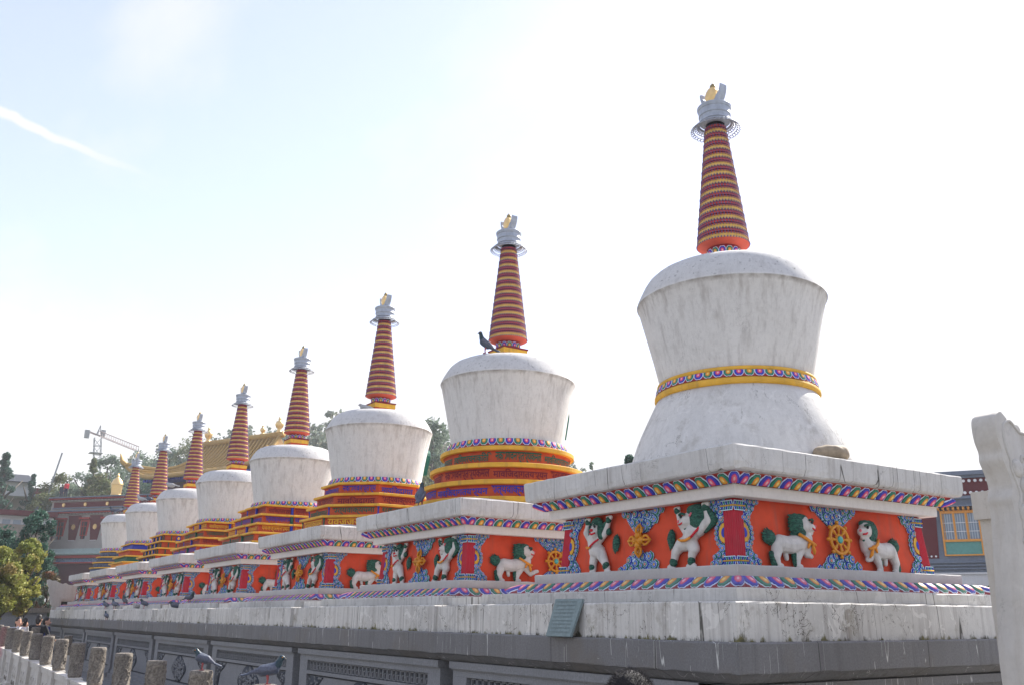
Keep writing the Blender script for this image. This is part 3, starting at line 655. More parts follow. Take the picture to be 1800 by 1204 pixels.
SPEC = [
 dict(shape=None, label='nearest stupa, its plain white bell base under a gold petal belt'),
 dict(shape='round', r=[.955,1.10,1.21,1.32], z=[3.863,3.604,3.36,3.12], col=['g','m','b','g'], label='second stupa from the right, round orange tiers, a pigeon on its vessel'),
 dict(shape='oct', r=[.99,1.11,1.23,1.335], z=[3.885,3.675,3.47,3.27], col=['b','m','g','y'], label='third stupa from the right, eight-sided tiers with yellow letters on the lowest'),
 dict(shape='proj', r=[.90,1.0,1.10,1.2], z=[3.88,3.67,3.465,3.265], col=['m','b','y','g'], label='fourth stupa from the right, stepped square tiers with yellow letters on the third tier down'),
 dict(shape='proj', r=[.90,.99,1.09,1.18], z=[3.88,3.67,3.465,3.265], col=['y','g','m','b'], label='fifth stupa from the right, stepped square tiers with yellow letters on the topmost tier'),
 dict(shape='sq', r=[.865,.95,1.04,1.13], z=[3.88,3.67,3.465,3.265], col=['n','n','n','n'], label='sixth stupa from the right, square tiers set with small painted gate niches'),
 dict(shape='sq', r=[.84,.93,1.02,1.11], z=[3.88,3.67,3.465,3.265], col=['b','m','g','y'], label='seventh stupa from the right, plain square tiers with an orange lowest band'),
 dict(shape='round', r=[.88,.98,1.08,1.17], z=[3.88,3.67,3.465,3.265], col=['l','l','l','l'], label='farthest stupa at the left end of the row, on grey-blue round tiers')]
LM = {'g': m_dkgreen, 'm': m_maroon, 'b': m_blue, 'y': m_yletter}
m_lotus = paint('slate_blue_lotus_tier', (.10, .13, .22), .2, .6, .2)

CP = [(-.29,2.597),(-.10,2.43),(.10,2.43),(.34,2.597)]; CPb = [(-.31,2.024),(-.13,2.17),(.14,2.17),(.31,2.024)]
CPv = [(-.25,2.585),(-.09,2.39),(.10,2.39),(.30,2.585)]; CPvb = [(-.29,2.03),(-.09,2.20),(.10,2.20),(.28,2.03)]
def corner_polys(E, s):
    T = [(s*(E-.24), 2.595), (s*(E-.015), 2.595), (s*(E-.015), 2.41), (s*(E-.06), 2.40)]
    B = [(s*(E-.20), 2.028), (s*(E-.13), 2.13), (s*(E-.035), 2.215), (s*(E-.015), 2.215), (s*(E-.015), 2.028)]
    return T, B
def reliefs(root, i):
    # corner scrolls, centre scrolls, rosettes for the two outer faces
    for face, E in (('X', 1.125), ('Y', 1.28)):
        f = F(face); tp, bt = (CPv, CPvb) if face == 'X' else (CP, CPb)
        part('cloud_scroll', 'sc_t'+face, lambda m: scroll(m, f, tp, 1, .047), [m_scroll, m_eye], root)
        part('cloud_scroll', 'sc_b'+face, lambda m: scroll(m, f, bt, 2, .047), [m_scroll, m_eye], root)
        for s in (-1, 1):
            T, B = corner_polys(E, s)
            part('cloud_scroll', 'sc_ct%s%d' % (face, s), lambda m: scroll(m, f, T, 3, .041), [m_scroll, m_eye], root)
            part('cloud_scroll', 'sc_cb%s%d' % (face, s), lambda m: scroll(m, f, B, 4, .041), [m_scroll, m_eye], root)
            part('half_rosette', 'ros%s%d' % (face, s), lambda m: rosette(m, f, s*(E-.012), 2.31, -s), [m_scroll, m_eye, m_yel, m_blue], root)
    def vaj(m):
        f_ = F('X'); f = lambda u, w, z: f_(u+.035, w, z); z0 = 2.305; m.ell(f(0,.07,z0), .030, .030, .030, 10, 6)
        for a in (0, pi/2, pi, 3*pi/2):
            dx, dz = sin(a), cos(a); g = lambda t, sd, w: f(dx*t + dz*sd, w, z0 + dz*t - dx*sd)
            m.tube([g(.02,0,.07), g(.05,0,.075), g(.075,0,.07)], [.030,.040,.022], 8)
            for sd in (-1, 0, 1): m.tube([g(.06,sd*.012,.07), g(.085,sd*.042,.075+(.03 if sd == 0 else 0)), g(.115,sd*.040,.07+(.03 if sd == 0 else 0)), g(.145,sd*.012,.065), g(.165,0,.06)], [.013,.014,.013,.011,.004], 6)
            m.tube([g(.06,0,.07), g(.155,0,.068)], [.012, .008], 6)
    part('crossed_vajra', 'vaj', vaj, m_gold, root, True)
    def whl(m):
        f = F('Y'); c = (-.01, 2.305); g = lambda r, a, w: f(c[0]+r*cos(a), w, c[1]+r*sin(a))
        for R, r in ((.128,.018), (.045,.013)):
            n = 40; vs = []; k = 6
            for q in range(n):
                for j in range(k): vs.append(g(R+r*cos(2*pi*j/k), 2*pi*q/n, .05+r*.9*sin(2*pi*j/k)))
            m.add(vs, [(q*k+j, ((q+1)%n)*k+j, ((q+1)%n)*k+(j+1)%k, q*k+(j+1)%k) for q in range(n) for j in range(k)])
        for q in range(8):
            a = 2*pi*q/8; m.tube([g(.04,a,.05), g(.075,a,.055), g(.10,a,.055), g(.125,a,.05)], [.009,.011,.020,.008], 6); m.ell(g(.160,a,.05), .019, .019, .019, 8, 5)
    w = part('dharma_wheel', 'whl', whl, m_gold, root, True)
    part('hub', 'hub', lambda m: m.ell(F('Y')(-.01,.06,2.305), .034, .022, .034, 12, 6), paint_hub, w, True)
    put_lion(root, 'stand_front', None); put_lion(root, 'stand_profile', None)
    put_lion(root, 'walk_right' if i == 0 else 'walk_paw', None); put_lion(root, 'walk_left', None)
paint_hub = paint('jade_hub_paint', (.10, .45, .42), .3, .5, .1, 50)

def pillar(m, sx, sy):
    # square corner pillar, battered, with ribs on the outer faces
    def at(z): return XC+sx*(PX(z)+.032-.060), YC0+sy*(PY(z)+.032-.060)
    rings = []
    for z in (2.022, 2.598):
        cx, cy = at(z); h = .060; pts = []
        for k, (a, b) in enumerate([(-1,-1),(1,-1),(1,1),(-1,1)]):
            a2, b2 = [(1,-1),(1,1),(-1,1),(-1,-1)][k]
            for t in range(10):
                q = t/10; e = .006*abs(sin(pi*5*q)); x = a+(a2-a)*q; y = b+(b2-b)*q; nx, ny = (b2-b)/2, -(a2-a)/2
                pts.append((cx + h*x + nx*e, cy + h*y + ny*e, z))
        rings.append(pts)
    m.loft(rings, 0)
def capital(m, sx, sy, z0, z1):
    cx, cy = XC+sx*(PX((z0+z1)/2)+.032-.060), YC0+sy*(PY((z0+z1)/2)+.032-.060); zm = (z0+z1)/2; h = .066
    m.rects([(h,h,zm-.007),(h+.012,h+.012,zm-.005),(h+.012,h+.012,zm+.005),(h,h,zm+.007)], 1, (cx, cy)); k = 0
    m.rects([(h-.004,h-.004,z0+.004),(h-.004,h-.004,z1-.004)], 2, (cx, cy))
    for (ux, uy), (nx, ny) in (((1,0),(0,-1)), ((0,1),(-1,0)), ((1,0),(0,1)), ((0,1),(1,0))):
        for i in range(5):
            u = -h + 2*h*(i+.5)/5
            for s, (a, b) in ((1, (zm+.008, z1)), (-1, (zm-.008, z0))):
                def P(q, t):
                    o = h + .014*sqrt(max(0, 1-q*q))*sin(pi*(.2+.7*t)) + .004 + .008*t; uu = u + q*h/5; return (cx+ux*uu+nx*o, cy+uy*uu+ny*o, a+(b-a)*t)
                petal_patch(m, P, k + (i % 2), 4, 3)
        k += 2
def leaf_mat():
    t = NT('capital_leaf_paint'); uv = t.n('UVMap'); sp = t.n('SeparateXYZ'); t.L(uv.outputs[0], sp.inputs[0])
    fx = t.math('FRACT', sp.outputs[0]); par = t.math('MODULO', t.math('FLOOR', sp.outputs[0]), 2.0); lx = t.math('ABSOLUTE', t.math('MULTIPLY', t.math('SUBTRACT', fx, .5), 2.0))
    r = t.math('MAXIMUM', lx, t.math('MULTIPLY', sp.outputs[1], .96))
    return t.fin(t.mix(par, t.ramp(r, [(0, (.04, .08, .50)), (.45, (.02, .03, .25)), (.76, (.55, .75, .85))]), t.ramp(r, [(0, (.05, .30, .24)), (.45, (.02, .14, .12)), (.76, (.55, .75, .80))])), .6)
m_leaf = leaf_mat()

def spire_rings(m):
    N = 13; z0, z1 = 5.665, 7.19; p = (z1-z0)/N; R = lambda z: .292 + (.118-.292)*(z-z0)/(z1-z0); prof = []; mf = []
    def add(r, z, k=0): prof.append((r, z)); mf.append(k)
    add(.165, 5.612, 2); add(.285, 5.650, 2)
    for i in range(N):
        z = z0 + p*i; r = R(z)
        add(r+.004, z-.004, 1); add(r+.004, z+.008, 1); add(r-.006, z+.012, 1); add(r-.010, z+p*.40, 1); add(r+.001, z+p*.42, 0); add(r-.001, z+p*.50, 0)
        add(r-.036, z+p*.54, 0); r2 = R(z+p*.6); add(r2-.034, z+p*.60, 0); add(r2+.000, z+p*.66, 0); add(r2-.001, z+p*.90, 0); add(r2-.036, z+p*.95, 0)
    add(.10, z1, 0); m.lathe(prof, 40, 0, TA, mf=mf)
def spire_beads(m):
    N = 13; z0, z1 = 5.665, 7.19; p = (z1-z0)/N; R = lambda z: .292 + (.118-.292)*(z-z0)/(z1-z0)
    for i in range(N):
        for dz, dr in ((.02, .004), (.46, .0), (.66, .0), (.88, .0)):
            z = z0 + p*(i+dz); r = R(z)+dr; n = int(2*pi*r/.034)
            for k in range(n):
                a = 2*pi*(k+.5*(i%2))/n; m.ell((TA[0]+r*cos(a), TA[1]+r*sin(a), z), .0105, .0105, .012, 5, 3)
def umbrella(m):
    z = lambda r: 7.235 - (r-.18)*.55 - max(0, r-.25)*.9
    for r, rr, off in ((.272, .0235, 0), (.229, .0195, .5), (.203, .012, 0)):
        n = int(2*pi*r/(2*rr))
        for k in range(n):
            a = 2*pi*(k+off)/n; e = Vector((cos(a), sin(a), -.6)).normalized(); t = Vector((-sin(a), cos(a), 0)); m.ring((TA[0]+r*cos(a), TA[1]+r*sin(a), z(r)), e, t, rr*.93, .0062, 10, 4)
    m.lathe([(.183, 7.25), (.196, 7.238), (.194, 7.232), (.18, 7.243)], 36, 0, TA, False, False)
def drum(m):
    m.lathe([(.11,7.225),(.150,7.235),(.186,7.262),(.180,7.275),(.176,7.30),(.180,7.33),(.188,7.335),(.190,7.345),(.186,7.352),(.190,7.41),(.197,7.415),(.201,7.43),(.205,7.45),(.198,7.462),(.05,7.47),(.0,7.47)], 40, 0, TA, False, False)
def crescent(m):
    cz = 7.70; n = 18; out = []; inn = []
    for i in range(n+1):
        a = pi + pi*i/n; out.append((.175*cos(a)*1.0, cz + .235*sin(a))); inn.append((.155*cos(a), cz + .150*sin(a) + .01))
    poly = out + inn[::-1]; f = lambda u, d, z: (TA[0]+d, TA[1]+u, z + .10*abs(u)/.175*0)
    for i in range(n):
        quad = [out[i], out[i+1], inn[i+1], inn[i]]; w = .048
        m.prism(quad, -w, w, f)
def square_frustum(m, prof): m.rects(prof, 0, TA)

def make_stupa(i):
    sp = SPEC[i]; root = empty('stupa', (XC, YC0+SP*i, ZB), sp['label'], 'stupa', 'row of eight stupas')
    cut = .55 if i == 7 else 0; ps = lambda hy: hy - cut; pcy = YC0 - cut
    part('plinth', 'pl%d' % (i == 7), lambda m: m.rough([(2.247,ps(1.994),1.4225),(2.247,ps(1.994),1.705),(2.238,ps(1.985),1.716),(1.9,ps(1.7),1.722)], 0, (XC,pcy)), m_plinth, root)
    cut = .40 if i == 7 else 0; pcy = YC0 - cut
    part('step', 'st%d' % (i == 7), lambda m: m.rough([(2.04,ps(1.823),1.716),(2.045,ps(1.828),1.725),(2.045,ps(1.828),1.81),(2.035,ps(1.818),1.822),(1.7,ps(1.6),1.825)], 0, (XC,pcy)), m_step, root)
    part('lower_petal_moulding', 'pm1', lambda m: petal_band(m, 1.70, 1.525, 1.923, 1.80, 1.615, 1.828, .06, .155), m_petal_dull, root, True)
    part('moulding_core', 'mc1', lambda m: m.rects([(1.80,1.61,1.82),(1.78,1.59,1.83),(1.68,1.50,1.925)], 0, (XC,YC0)), m_maroon, root)
    part('ledge', 'ld', lambda m: m.rough([(1.600,1.437,1.924),(1.610,1.4466,1.930),(1.612,1.448,2.014),(1.604,1.44,2.022),(1.3,1.15,2.026)], 0, (XC,YC0)), m_ledge, root)
    part('wall', 'wl', lambda m: m.rects([(1.38,1.2245,2.02),(1.33,1.1795,2.60),(1.40,1.255,2.606)], 0, (XC,YC0)), m_red, root)
    for sx, sy in ((-1,-1), (1,-1), (-1,1), (1,1)):
        pl = part('corner_pillar', 'cp%d%d' % (sx,sy), lambda m: pillar(m, sx, sy), m_crim, root)
        part('capital', 'ct%d%d' % (sx,sy), lambda m: capital(m, sx, sy, 2.495, 2.582), [m_leaf, m_yel, m_blue], pl, True)
        part('pillar_base', 'cb%d%d' % (sx,sy), lambda m: capital(m, sx, sy, 2.028, 2.105), [m_leaf, m_yel, m_blue], pl, True)
    reliefs(root, i)
    part('beam', 'bm', lambda m: m.rects([(1.40,1.26,2.603),(1.475,1.34,2.601),(1.480,1.346,2.606),(1.482,1.348,2.69),(1.50,1.365,2.697)], 0, (XC,YC0)), m_beam, root)
    part('upper_petal_moulding', 'pm2', lambda m: petal_band(m, 1.505, 1.372, 2.698, 1.575, 1.445, 2.794, .05, .137), m_petal, root, True)
    part('moulding_core', 'mc2', lambda m: m.rects([(1.485,1.35,2.696),(1.495,1.36,2.71),(1.56,1.43,2.78),(1.60,1.47,2.792)], 0, (XC,YC0)), m_redbrown, root)
    part('cap_slab', 'cap', lambda m: m.rough([(1.60,1.47,2.790),(1.655,1.525,2.796),(1.668,1.538,2.812),(1.676,1.546,2.86),(1.682,1.552,2.995),(1.670,1.540,3.008),(1.50,1.38,3.03),(1.25,1.18,3.07),(1.05,1.0,3.10)], 0, (XC,YC0)), m_cap, root)
    # tower
    if i == 0:
        c = (TA[0]+.03, TA[1]-.015)
        part('bell_base', 'bell', lambda m: m.lathe([(1.20,3.02),(1.172,3.12),(1.142,3.22),(1.092,3.36),(1.042,3.47),(.978,3.60),(.92,3.72),(.862,3.84)], 72, 0, c, wob=.003), m_bell, root, True)
        def belt(m): m.lathe([(.85,3.835),(.872,3.842),(.882,3.86),(.880,3.895),(.862,3.912),(.852,3.915),(.842,3.99),(.846,3.995),(.850,4.01),(.845,4.028),(.825,4.035)], 72, 0, c, False, False)
        b = part('belt', 'belt', belt, m_yel, root, True)
        part('petal_ring', 'bpr', lambda m: ring_petals(m, c, .850, 3.988, .866, 3.914, 52, .008), m_petal, b, True)
        vp = [(.815,4.03),(.83,4.10),(.875,4.30),(.925,4.52),(.975,4.72),(1.022,4.905),(1.038,4.925),(1.042,4.937),(1.027,4.98),(.995,5.05),(.955,5.13),(.905,5.205),(.84,5.265),(.76,5.308),(.65,5.333),(.50,5.345),(.20,5.36),(0,5.37)]
    else:
        c = TA; sh = sp['shape']; zz = sp['z']; rr = sp['r']
        for k in range(4):
            h = zz[k] - (zz[k+1] if k < 3 else 3.03); ck = sp['col'][k]; r = rr[k]
            wallm = m_lotus if ck == 'l' else (m_redbrown if i < 6 else [m_blue, m_redbrown, m_dkgreen, m_orange][k] if i == 6 else m_redbrown)
            cm = m_yel
            t = part('tier', 't%d_%d' % (i, k), lambda m: tier(m, sh, r, zz[k], h, .064 if i == 1 else .044), [wallm, cm], root, sh == 'round', 30)
            zt = zz[k] - (.078 if i == 1 else .058); zb = zz[k] - h + .016; col = LM.get(ck)
            if ck in LM and not (i == 6):
                def lt(m):
                    q = random.Random(i*10+k)
                    if sh == 'round':
                        f = cyl_fn(r-.035)
                        for s in range(-4, 3): L = r*.75; letter(m, WORDS[(s+k) % 6], f, s*L+.02, (s+1)*L-.03, zb, zt)
                    elif sh == 'oct':
                        for g in range(-3, 3):
                            ap = (r-.035)*cos(pi/8); hw = (r-.035)*sin(pi/8)*.86; w = WORDS[(g+k) % 6].split()
                            letter(m, ' '.join(w[:3]) if len(w) > 2 else ' '.join(w), face_fn(g*pi/4, ap), -hw, hw, zb, zt)
                    else:
                        for an in (0, -pi/2, pi/2):
                            f = face_fn(an, r-.035); f2 = face_fn(an, r); d = r-.035
                            letter(m, WORDS[(k) % 6], f, -d*.94, -d*.36, zb, zt); letter(m, WORDS[(k+1) % 6], f2, -d*.27, d*.27, zb, zt); letter(m, WORDS[(k+2) % 6], f, d*.36, d*.94, zb, zt)
                part('lettering', 'l%d_%d' % (i, k), lt, col, t)
            if sh in ('proj', 'oct') and (sh == 'proj' or k > 1):
                def mk(m):
                    if sh == 'proj':
                        for an in (0, -pi/2, pi/2):
                            for s in (-1, 1):
                                f = face_fn(an, r-.035); u = s*r*.33
                                bx(f, m, u-.022, u+.022, .0, .045, zb-.02, zt+.015); bx(f, m, u-.034, u+.034, .0, .052, zb-.022, zb+.012); bx(f, m, u-.034, u+.034, .0, .052, zt, zt+.02)
                    else:
                        for g in range(8):
                            a = pi/8 + g*pi/4; q = r-.035; x, y = TA[0]+q*cos(a), TA[1]+q*sin(a); m.lathe([(.016,zb-.02),(.026,zb-.01),(.014,zb+.03),(.014,zt-.03),(.026,zt+.01),(.016,zt+.018)], 8, 0, (x, y))
                part('tier_posts', 'tp%d_%d' % (i, k), mk, [m_blue, m_dkgreen][k % 2], t)
            if i == 5:
                def gates(m):
                    for an in (0, -pi/2, pi/2):
                        f = face_fn(an, r-.035); N = 7 + k
                        for q in range(N*2):
                            u = -r*.95 + 1.9*r*(q+.5)/(2*N)
                            if q % 2: bx(f, m, u-.013, u+.013, 0, .03, zb-.01, zt+.01, 0)
                part('tier_posts', 'gp%d_%d' % (i, k), gates, m_dkgreen, t)
                def gt(m):
                    for an in (0, -pi/2, pi/2):
                        f = face_fn(an, r-.035)
                        for u in ([-.45, .0, .45] if k % 2 == 0 else [-.25, .25]):
                            m.prism([(u-.06,zb-.02),(u+.06,zb-.02)] + [(u+.06*cos(a), zb+.07+.07*sin(a)) for a in [pi*j/8 for j in range(9)]], 0, .05, f, 0)
                            m.prism([(u+.035*cos(a), zb+.065+.045*sin(a)) for a in [2*pi*j/12 for j in range(12)]], .05, .062, f, 1)
                part('gate_niche', 'gn%d_%d' % (i, k), gt, [m_blue, m_yletter], t)
            if ck == 'l':
                part('lotus_leaves', 'll%d' % k, lambda m: ring_petals(m, TA, r-.02, zz[k]-.085, r-.05, zz[k]-h+.02, 30, .03), m_lotus, t, True)
        part('yellow_footing', 'yf%s%d' % (sh, i), lambda m: m.loft([[(TA[0]+x*q, TA[1]+y*q, z) for x, y in tier_fn(sh, 0, 0)(rr[3]+.04)] for q, z in ((1, 3.0), (1, 3.075), (.95, 3.085))], 0), m_yel, root)
        part('petal_ring', 'pr', lambda m: ring_petals(m, TA, .872, 3.985, .895, 3.885, 46, .014), m_petal, root, True)
        vp = [(.86,3.86),(.862,3.98),(.838,3.985),(.845,4.06),(.885,4.30),(.925,4.52),(.965,4.72),(1.005,4.905),(1.018,4.925),(1.022,4.938),(1.008,4.975),(.980,5.03),(.940,5.10),(.892,5.170),(.83,5.225),(.75,5.262),(.66,5.280),(.50,5.29),(.38,5.295),(.20,5.30),(0,5.305)]
        part('spire_base', 'harm', lambda m: (m.rects([(.17,.17,5.27),(.205,.205,5.275),(.208,.208,5.40)], 0, TA), m.rects([(.208,.208,5.40),(.216,.216,5.405),(.216,.216,5.485)], 1, TA), m.rects([(.216,.216,5.485),(.226,.226,5.49),(.226,.226,5.51),(.15,.15,5.515)], 2, TA)), [m_redbrown, m_yel, m_maroon], root)
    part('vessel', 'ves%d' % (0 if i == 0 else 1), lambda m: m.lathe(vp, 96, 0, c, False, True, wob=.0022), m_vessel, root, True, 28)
    if i:
        def nf(m):
            f = lambda u, d, z: (TA[0]+d+(z-4.0)*.20, TA[1]+u, z)
            arch = [(-.17,4.2),(.17,4.2),(.17,4.5)] + [(.17*cos(a), 4.52+.20*sin(a)) for a in [pi*j/10 for j in range(11)]] + [(-.17,4.5)]
            m.prism(arch, .80, .93, f)
        n_ = part('sun_niche', 'nic', nf, m_dkgreen, root)
        part('niche_recess', 'nir', lambda m: m.prism([(-.11,4.25),(.11,4.25),(.11,4.5)] + [(.11*cos(a), 4.52+.14*sin(a)) for a in [pi*j/10 for j in range(11)]] + [(-.11,4.5)], .90, .938, lambda u, d, z: (TA[0]+d+(z-4.0)*.20, TA[1]+u, z)), m_gold, n_)
    ct = part('spire_collar', 'col', lambda m: m.lathe([(.19,5.37),(.19,5.53),(.175,5.54),(.172,5.60),(.19,5.606),(.19,5.616)], 32, 0, TA), m_maroon, root, True, 40)
    part('petal_ring', 'cpr', lambda m: ring_petals(m, TA, .178, 5.530, .185, 5.606, 14, .010), m_petal, ct, True)
    s = part('spire', 'spi', spire_rings, [m_ringred, m_ringyel, m_salmon], root, True, 25)
    part('bead_rows', 'bds', spire_beads, m_bead, s, True)
    part('parasol_rim', 'umb', umbrella, m_silver, root, True)
    part('crown_drum', 'drm', drum, m_silver, root, True, 35)
    part('crescent_moon', 'cre', crescent, m_silver, root)
    part('sun_disc', 'sdc', lambda m: m.loft([[(TA[0]+d, TA[1]+r*sin(a), 7.625+r*1.08*cos(a)) for a in [2*pi*j/28 for j in range(28)]] for d, r in ((-.056,.078),(-.048,.092),(.048,.092),(.056,.078))], 0), m_brass, root, True, 40)
    part('flame_jewel', 'jew', lambda m: m.lathe([(.014,7.695),(.02,7.705),(.032,7.72),(.038,7.745),(.034,7.768),(.02,7.785),(.008,7.80),(0,7.818)], 12, 0, TA), m_jewel, root, True)
    return root
stupas = [make_stupa(i) for i in range(8)]
# ------------------------------------------------------------------ grey carved stone pedestal under the row
BX0, BY0, BY1 = 5.03, 4.70, 39.15
def build_pedestal():
    root = empty('stone_pedestal', (7.345, 22, 0), 'long grey carved stone pedestal carrying the whole row of stupas', 'pedestal')
    off = (7.345, 22, 0); cx, cy = 7.345, (BY0+BY1)/2; hx, hy = 7.345-BX0, (BY1-BY0)/2
    m = MB(); m.rects([(hx-.42,hy-.42,0),(hx-.42,hy-.42,1.2)], 0, (cx, cy)); m.obj('core', m_stone_d, root, off)
    m = MB(); m.rough([(hx-.13,hy-.13,1.135),(hx-.10,hy-.10,1.15),(hx-.03,hy-.03,1.205),(hx-.004,hy-.004,1.216),(hx,hy,1.224),(hx,hy,1.420),(hx-.010,hy-.010,1.431),(hx-.4,hy-.4,1.432)], 0, (cx, cy)); m.obj('coping', m_stone, root, off)
    m = MB(); y = BY0; gaps = [9.05+4.47*k for k in range(7)]; ends = [BY0+.10] + gaps + [BY1-.1]
    # plinth infill between neighbouring plinths
    for k in range(7):
        mi = MB(); yy = YC0 + SP*(k+.5); mi.box(XC-2.205, XC+2.2, yy-.27, yy+.27, 1.4225, 1.70); mi.box(XC-1.99, XC+1.99, yy-.45, yy+.45, 1.70, 1.80)
        mi.obj('plinth_infill', m_plinth, root, off)
    proto = None
    for k in range(8):
        a, b = ends[k], ends[k+1]; a += .125 if k else 0; b -= .125 if k < 7 else 0
        c = (a+b)/2; W = b-a; oc = (BX0, c, 0); h = W/2
        if k in (0, 1, 7):
            ld = MB(); ld.box(.085, .40, -h, h, 1.065, 1.134); ld.box(.105, .40, -h+.01, h-.01, 1.052, 1.064); 
            fr = .30
            ld.box(.125,.40,-h+.015,h-.015, .985,1.051); ld.box(.125,.40,-h+.015,-h+fr,.2,.984); ld.box(.125,.40,h-fr,h-.015,.2,.984); ld.box(.127,.40,-h+fr+.001,h-fr-.001,.80,.845); ld.box(.125,.40,-h+fr,h-fr,.2,.26)
            ld.box(.10,.40,-h,h,.12,.199); ld.box(.03,.40,-h,h,0,.119)
            me = [ld.mesh('carved_panel', m_stone_p)]
            x0 = .155; q = random.Random(5+k)
            fb = MB(); u = -h+fr+.03; L = h-fr-.03; z0, z1 = .858, .972; pitch = .115; n = int(2*L/pitch); pitch = 2*L/n; t = .011
            fb.box(x0+.03, .4, -h+fr, h-fr, .845, .985, 1)
            def bar(ya, yb, za, zb): fb.box(x0, x0+.03, min(ya,yb)-t/2, max(ya,yb)+t/2, min(za,zb)-t/2, max(za,zb)+t/2, 0)
            for i in range(n):
                y0 = -L + pitch*i; g = pitch; 
                bar(y0, y0+g*.82, z1, z1); bar(y0, y0, z0, z1); bar(y0, y0+g*.55, z0, z0); bar(y0+g*.55, y0+g*.55, z0, z0+.062); bar(y0+g*.28, y0+g*.55, z0+.062, z0+.062); bar(y0+g*.82, y0+g*.82, z0, z1)
            me.append(fb.mesh('fret_band', [m_stone_p, m_stone_d]))
            fl = MB(); fl.box(x0+.03, .4, -h+fr, h-fr, .26, .80, 1); fl.box(x0+.006, x0+.03, -h+fr+.035, h-fr-.035, .29, .775, 0)
            me.append(fl.mesh('recessed_field', [m_stone_p, m_stone_d]))
            md = MB(); md.prism([(.50*cos(a_)*(1+.10*cos(4*a_)), .53+.245*sin(a_)*(1+.08*cos(4*a_))) for a_ in [2*pi*j/40 for j in range(40)]], x0-.004, x0+.006, lambda u_, d, z: (d, u_, z), 1)
            for _ in range(150):
                a_ = q.uniform(0, 2*pi); rr = sqrt(q.random()); rot = Matrix.Rotation(q.uniform(0, pi), 3, 'X')
                md.ell((x0-.006, .45*rr*cos(a_), .53+.22*rr*sin(a_)), .016, .034, .014, 7, 4, 0, rot)
            me.append(md.mesh('medallion', [m_stone_p, m_stone_d], smooth=True))
            for s in (-1, 1):
                sd = MB(); P = [(s*(h-fr-.04), .77), (s*(h-fr-.55), .77), (s*(h-fr-.42), .68), (s*(h-fr-.22), .60), (s*(h-fr-.16), .40), (s*(h-fr-.10), .29), (s*(h-fr-.04), .29)]
                sd.prism(P, x0-.002, x0+.006, lambda u_, d, z: (d, u_, z), 1)
                for _ in range(500):
                    yy, zz = q.uniform(-h, h), q.uniform(.29, .77)
                    if inpoly(yy, zz, P): sd.ell((x0-.004, yy, zz), .013, .024, .011, 6, 4, 0, Matrix.Rotation(q.uniform(0, pi), 3, 'X'))
                me.append(sd.mesh('spandrel', [m_stone_p, m_stone_d], smooth=True))
            proto = me if k else None; cur = me
        else: cur = proto
        pn = link('carved_panel', cur[0], root); pn.location = (oc[0]-off[0], oc[1]-off[1], 0)
        for mm in cur[1:]: link(mm.name.split('.')[0], mm, pn)
    # end face
    m = MB(); m.box(BX0+.12, 9.5, BY0+.12, BY0+.5, 0, 1.134); m.box(BX0+.085, 9.5, BY0+.085, BY0+.5, 1.065, 1.1345); m.obj('end_face', m_stone, root, off)
build_pedestal()

# ------------------------------------------------------------------ loose things on the stupas
def build_loose():
    m = MB(); a = [(4.975,6.95,1.434),(4.975,6.585,1.434),(5.088,6.545,1.752),(5.088,6.95,1.754)]
    n = (Vector(a[1])-Vector(a[0])).cross(Vector(a[3])-Vector(a[0])).normalized(); t = n*-.022 if n.x < 0 else n*.022
    m.loft([[Vector(p) for p in a], [Vector(p)+t for p in a]]); o = m.obj('slate_slab', m_slate, None, (5.0, 6.8, 1.42)); o.location = (5.0, 6.8, 1.42)
    tag(o, 'grey-green slate slab carved with faint script leaning on the white plinth', 'slab')
    # faint carved lines of script
    ml = MB(); e1 = (Vector(a[3])-Vector(a[0])); e0 = (Vector(a[1])-Vector(a[0])); 
    for r in range(9): letter(ml, WORDS[r % 6], lambda u, w, z: tuple(Vector(a[0]) + e0*u + e1*z - t.normalized()*.0015*1.0), .08, .92, .08+.1*r, .08+.1*r+.055)
    ml.obj('lettering', stone('slate_carving_shadow', (.18, .23, .23), 30), o, (5.0, 6.8, 1.42))
    me = organic('boulder', [((-.07,0,.045),.05,(.07,.03,.05),.055,(1,1,.85)), ((-.02,.02,.05),.062,(.04,0,.045),.055,(1,1,.8)), ((.07,.02,.04),.05,(.09,.02,.035),.038,(1,1,.9))], .012, m_boulder, 2)
    o = link('field_stone', me); o.location = (7.16, 5.38, 3.018); o.rotation_euler = (0, 0, -.75); o.scale = (1.4, 1.4, 1.6); tag(o, 'brown oval stone lying on the white cap slab of the nearest stupa', 'stone')
build_loose()

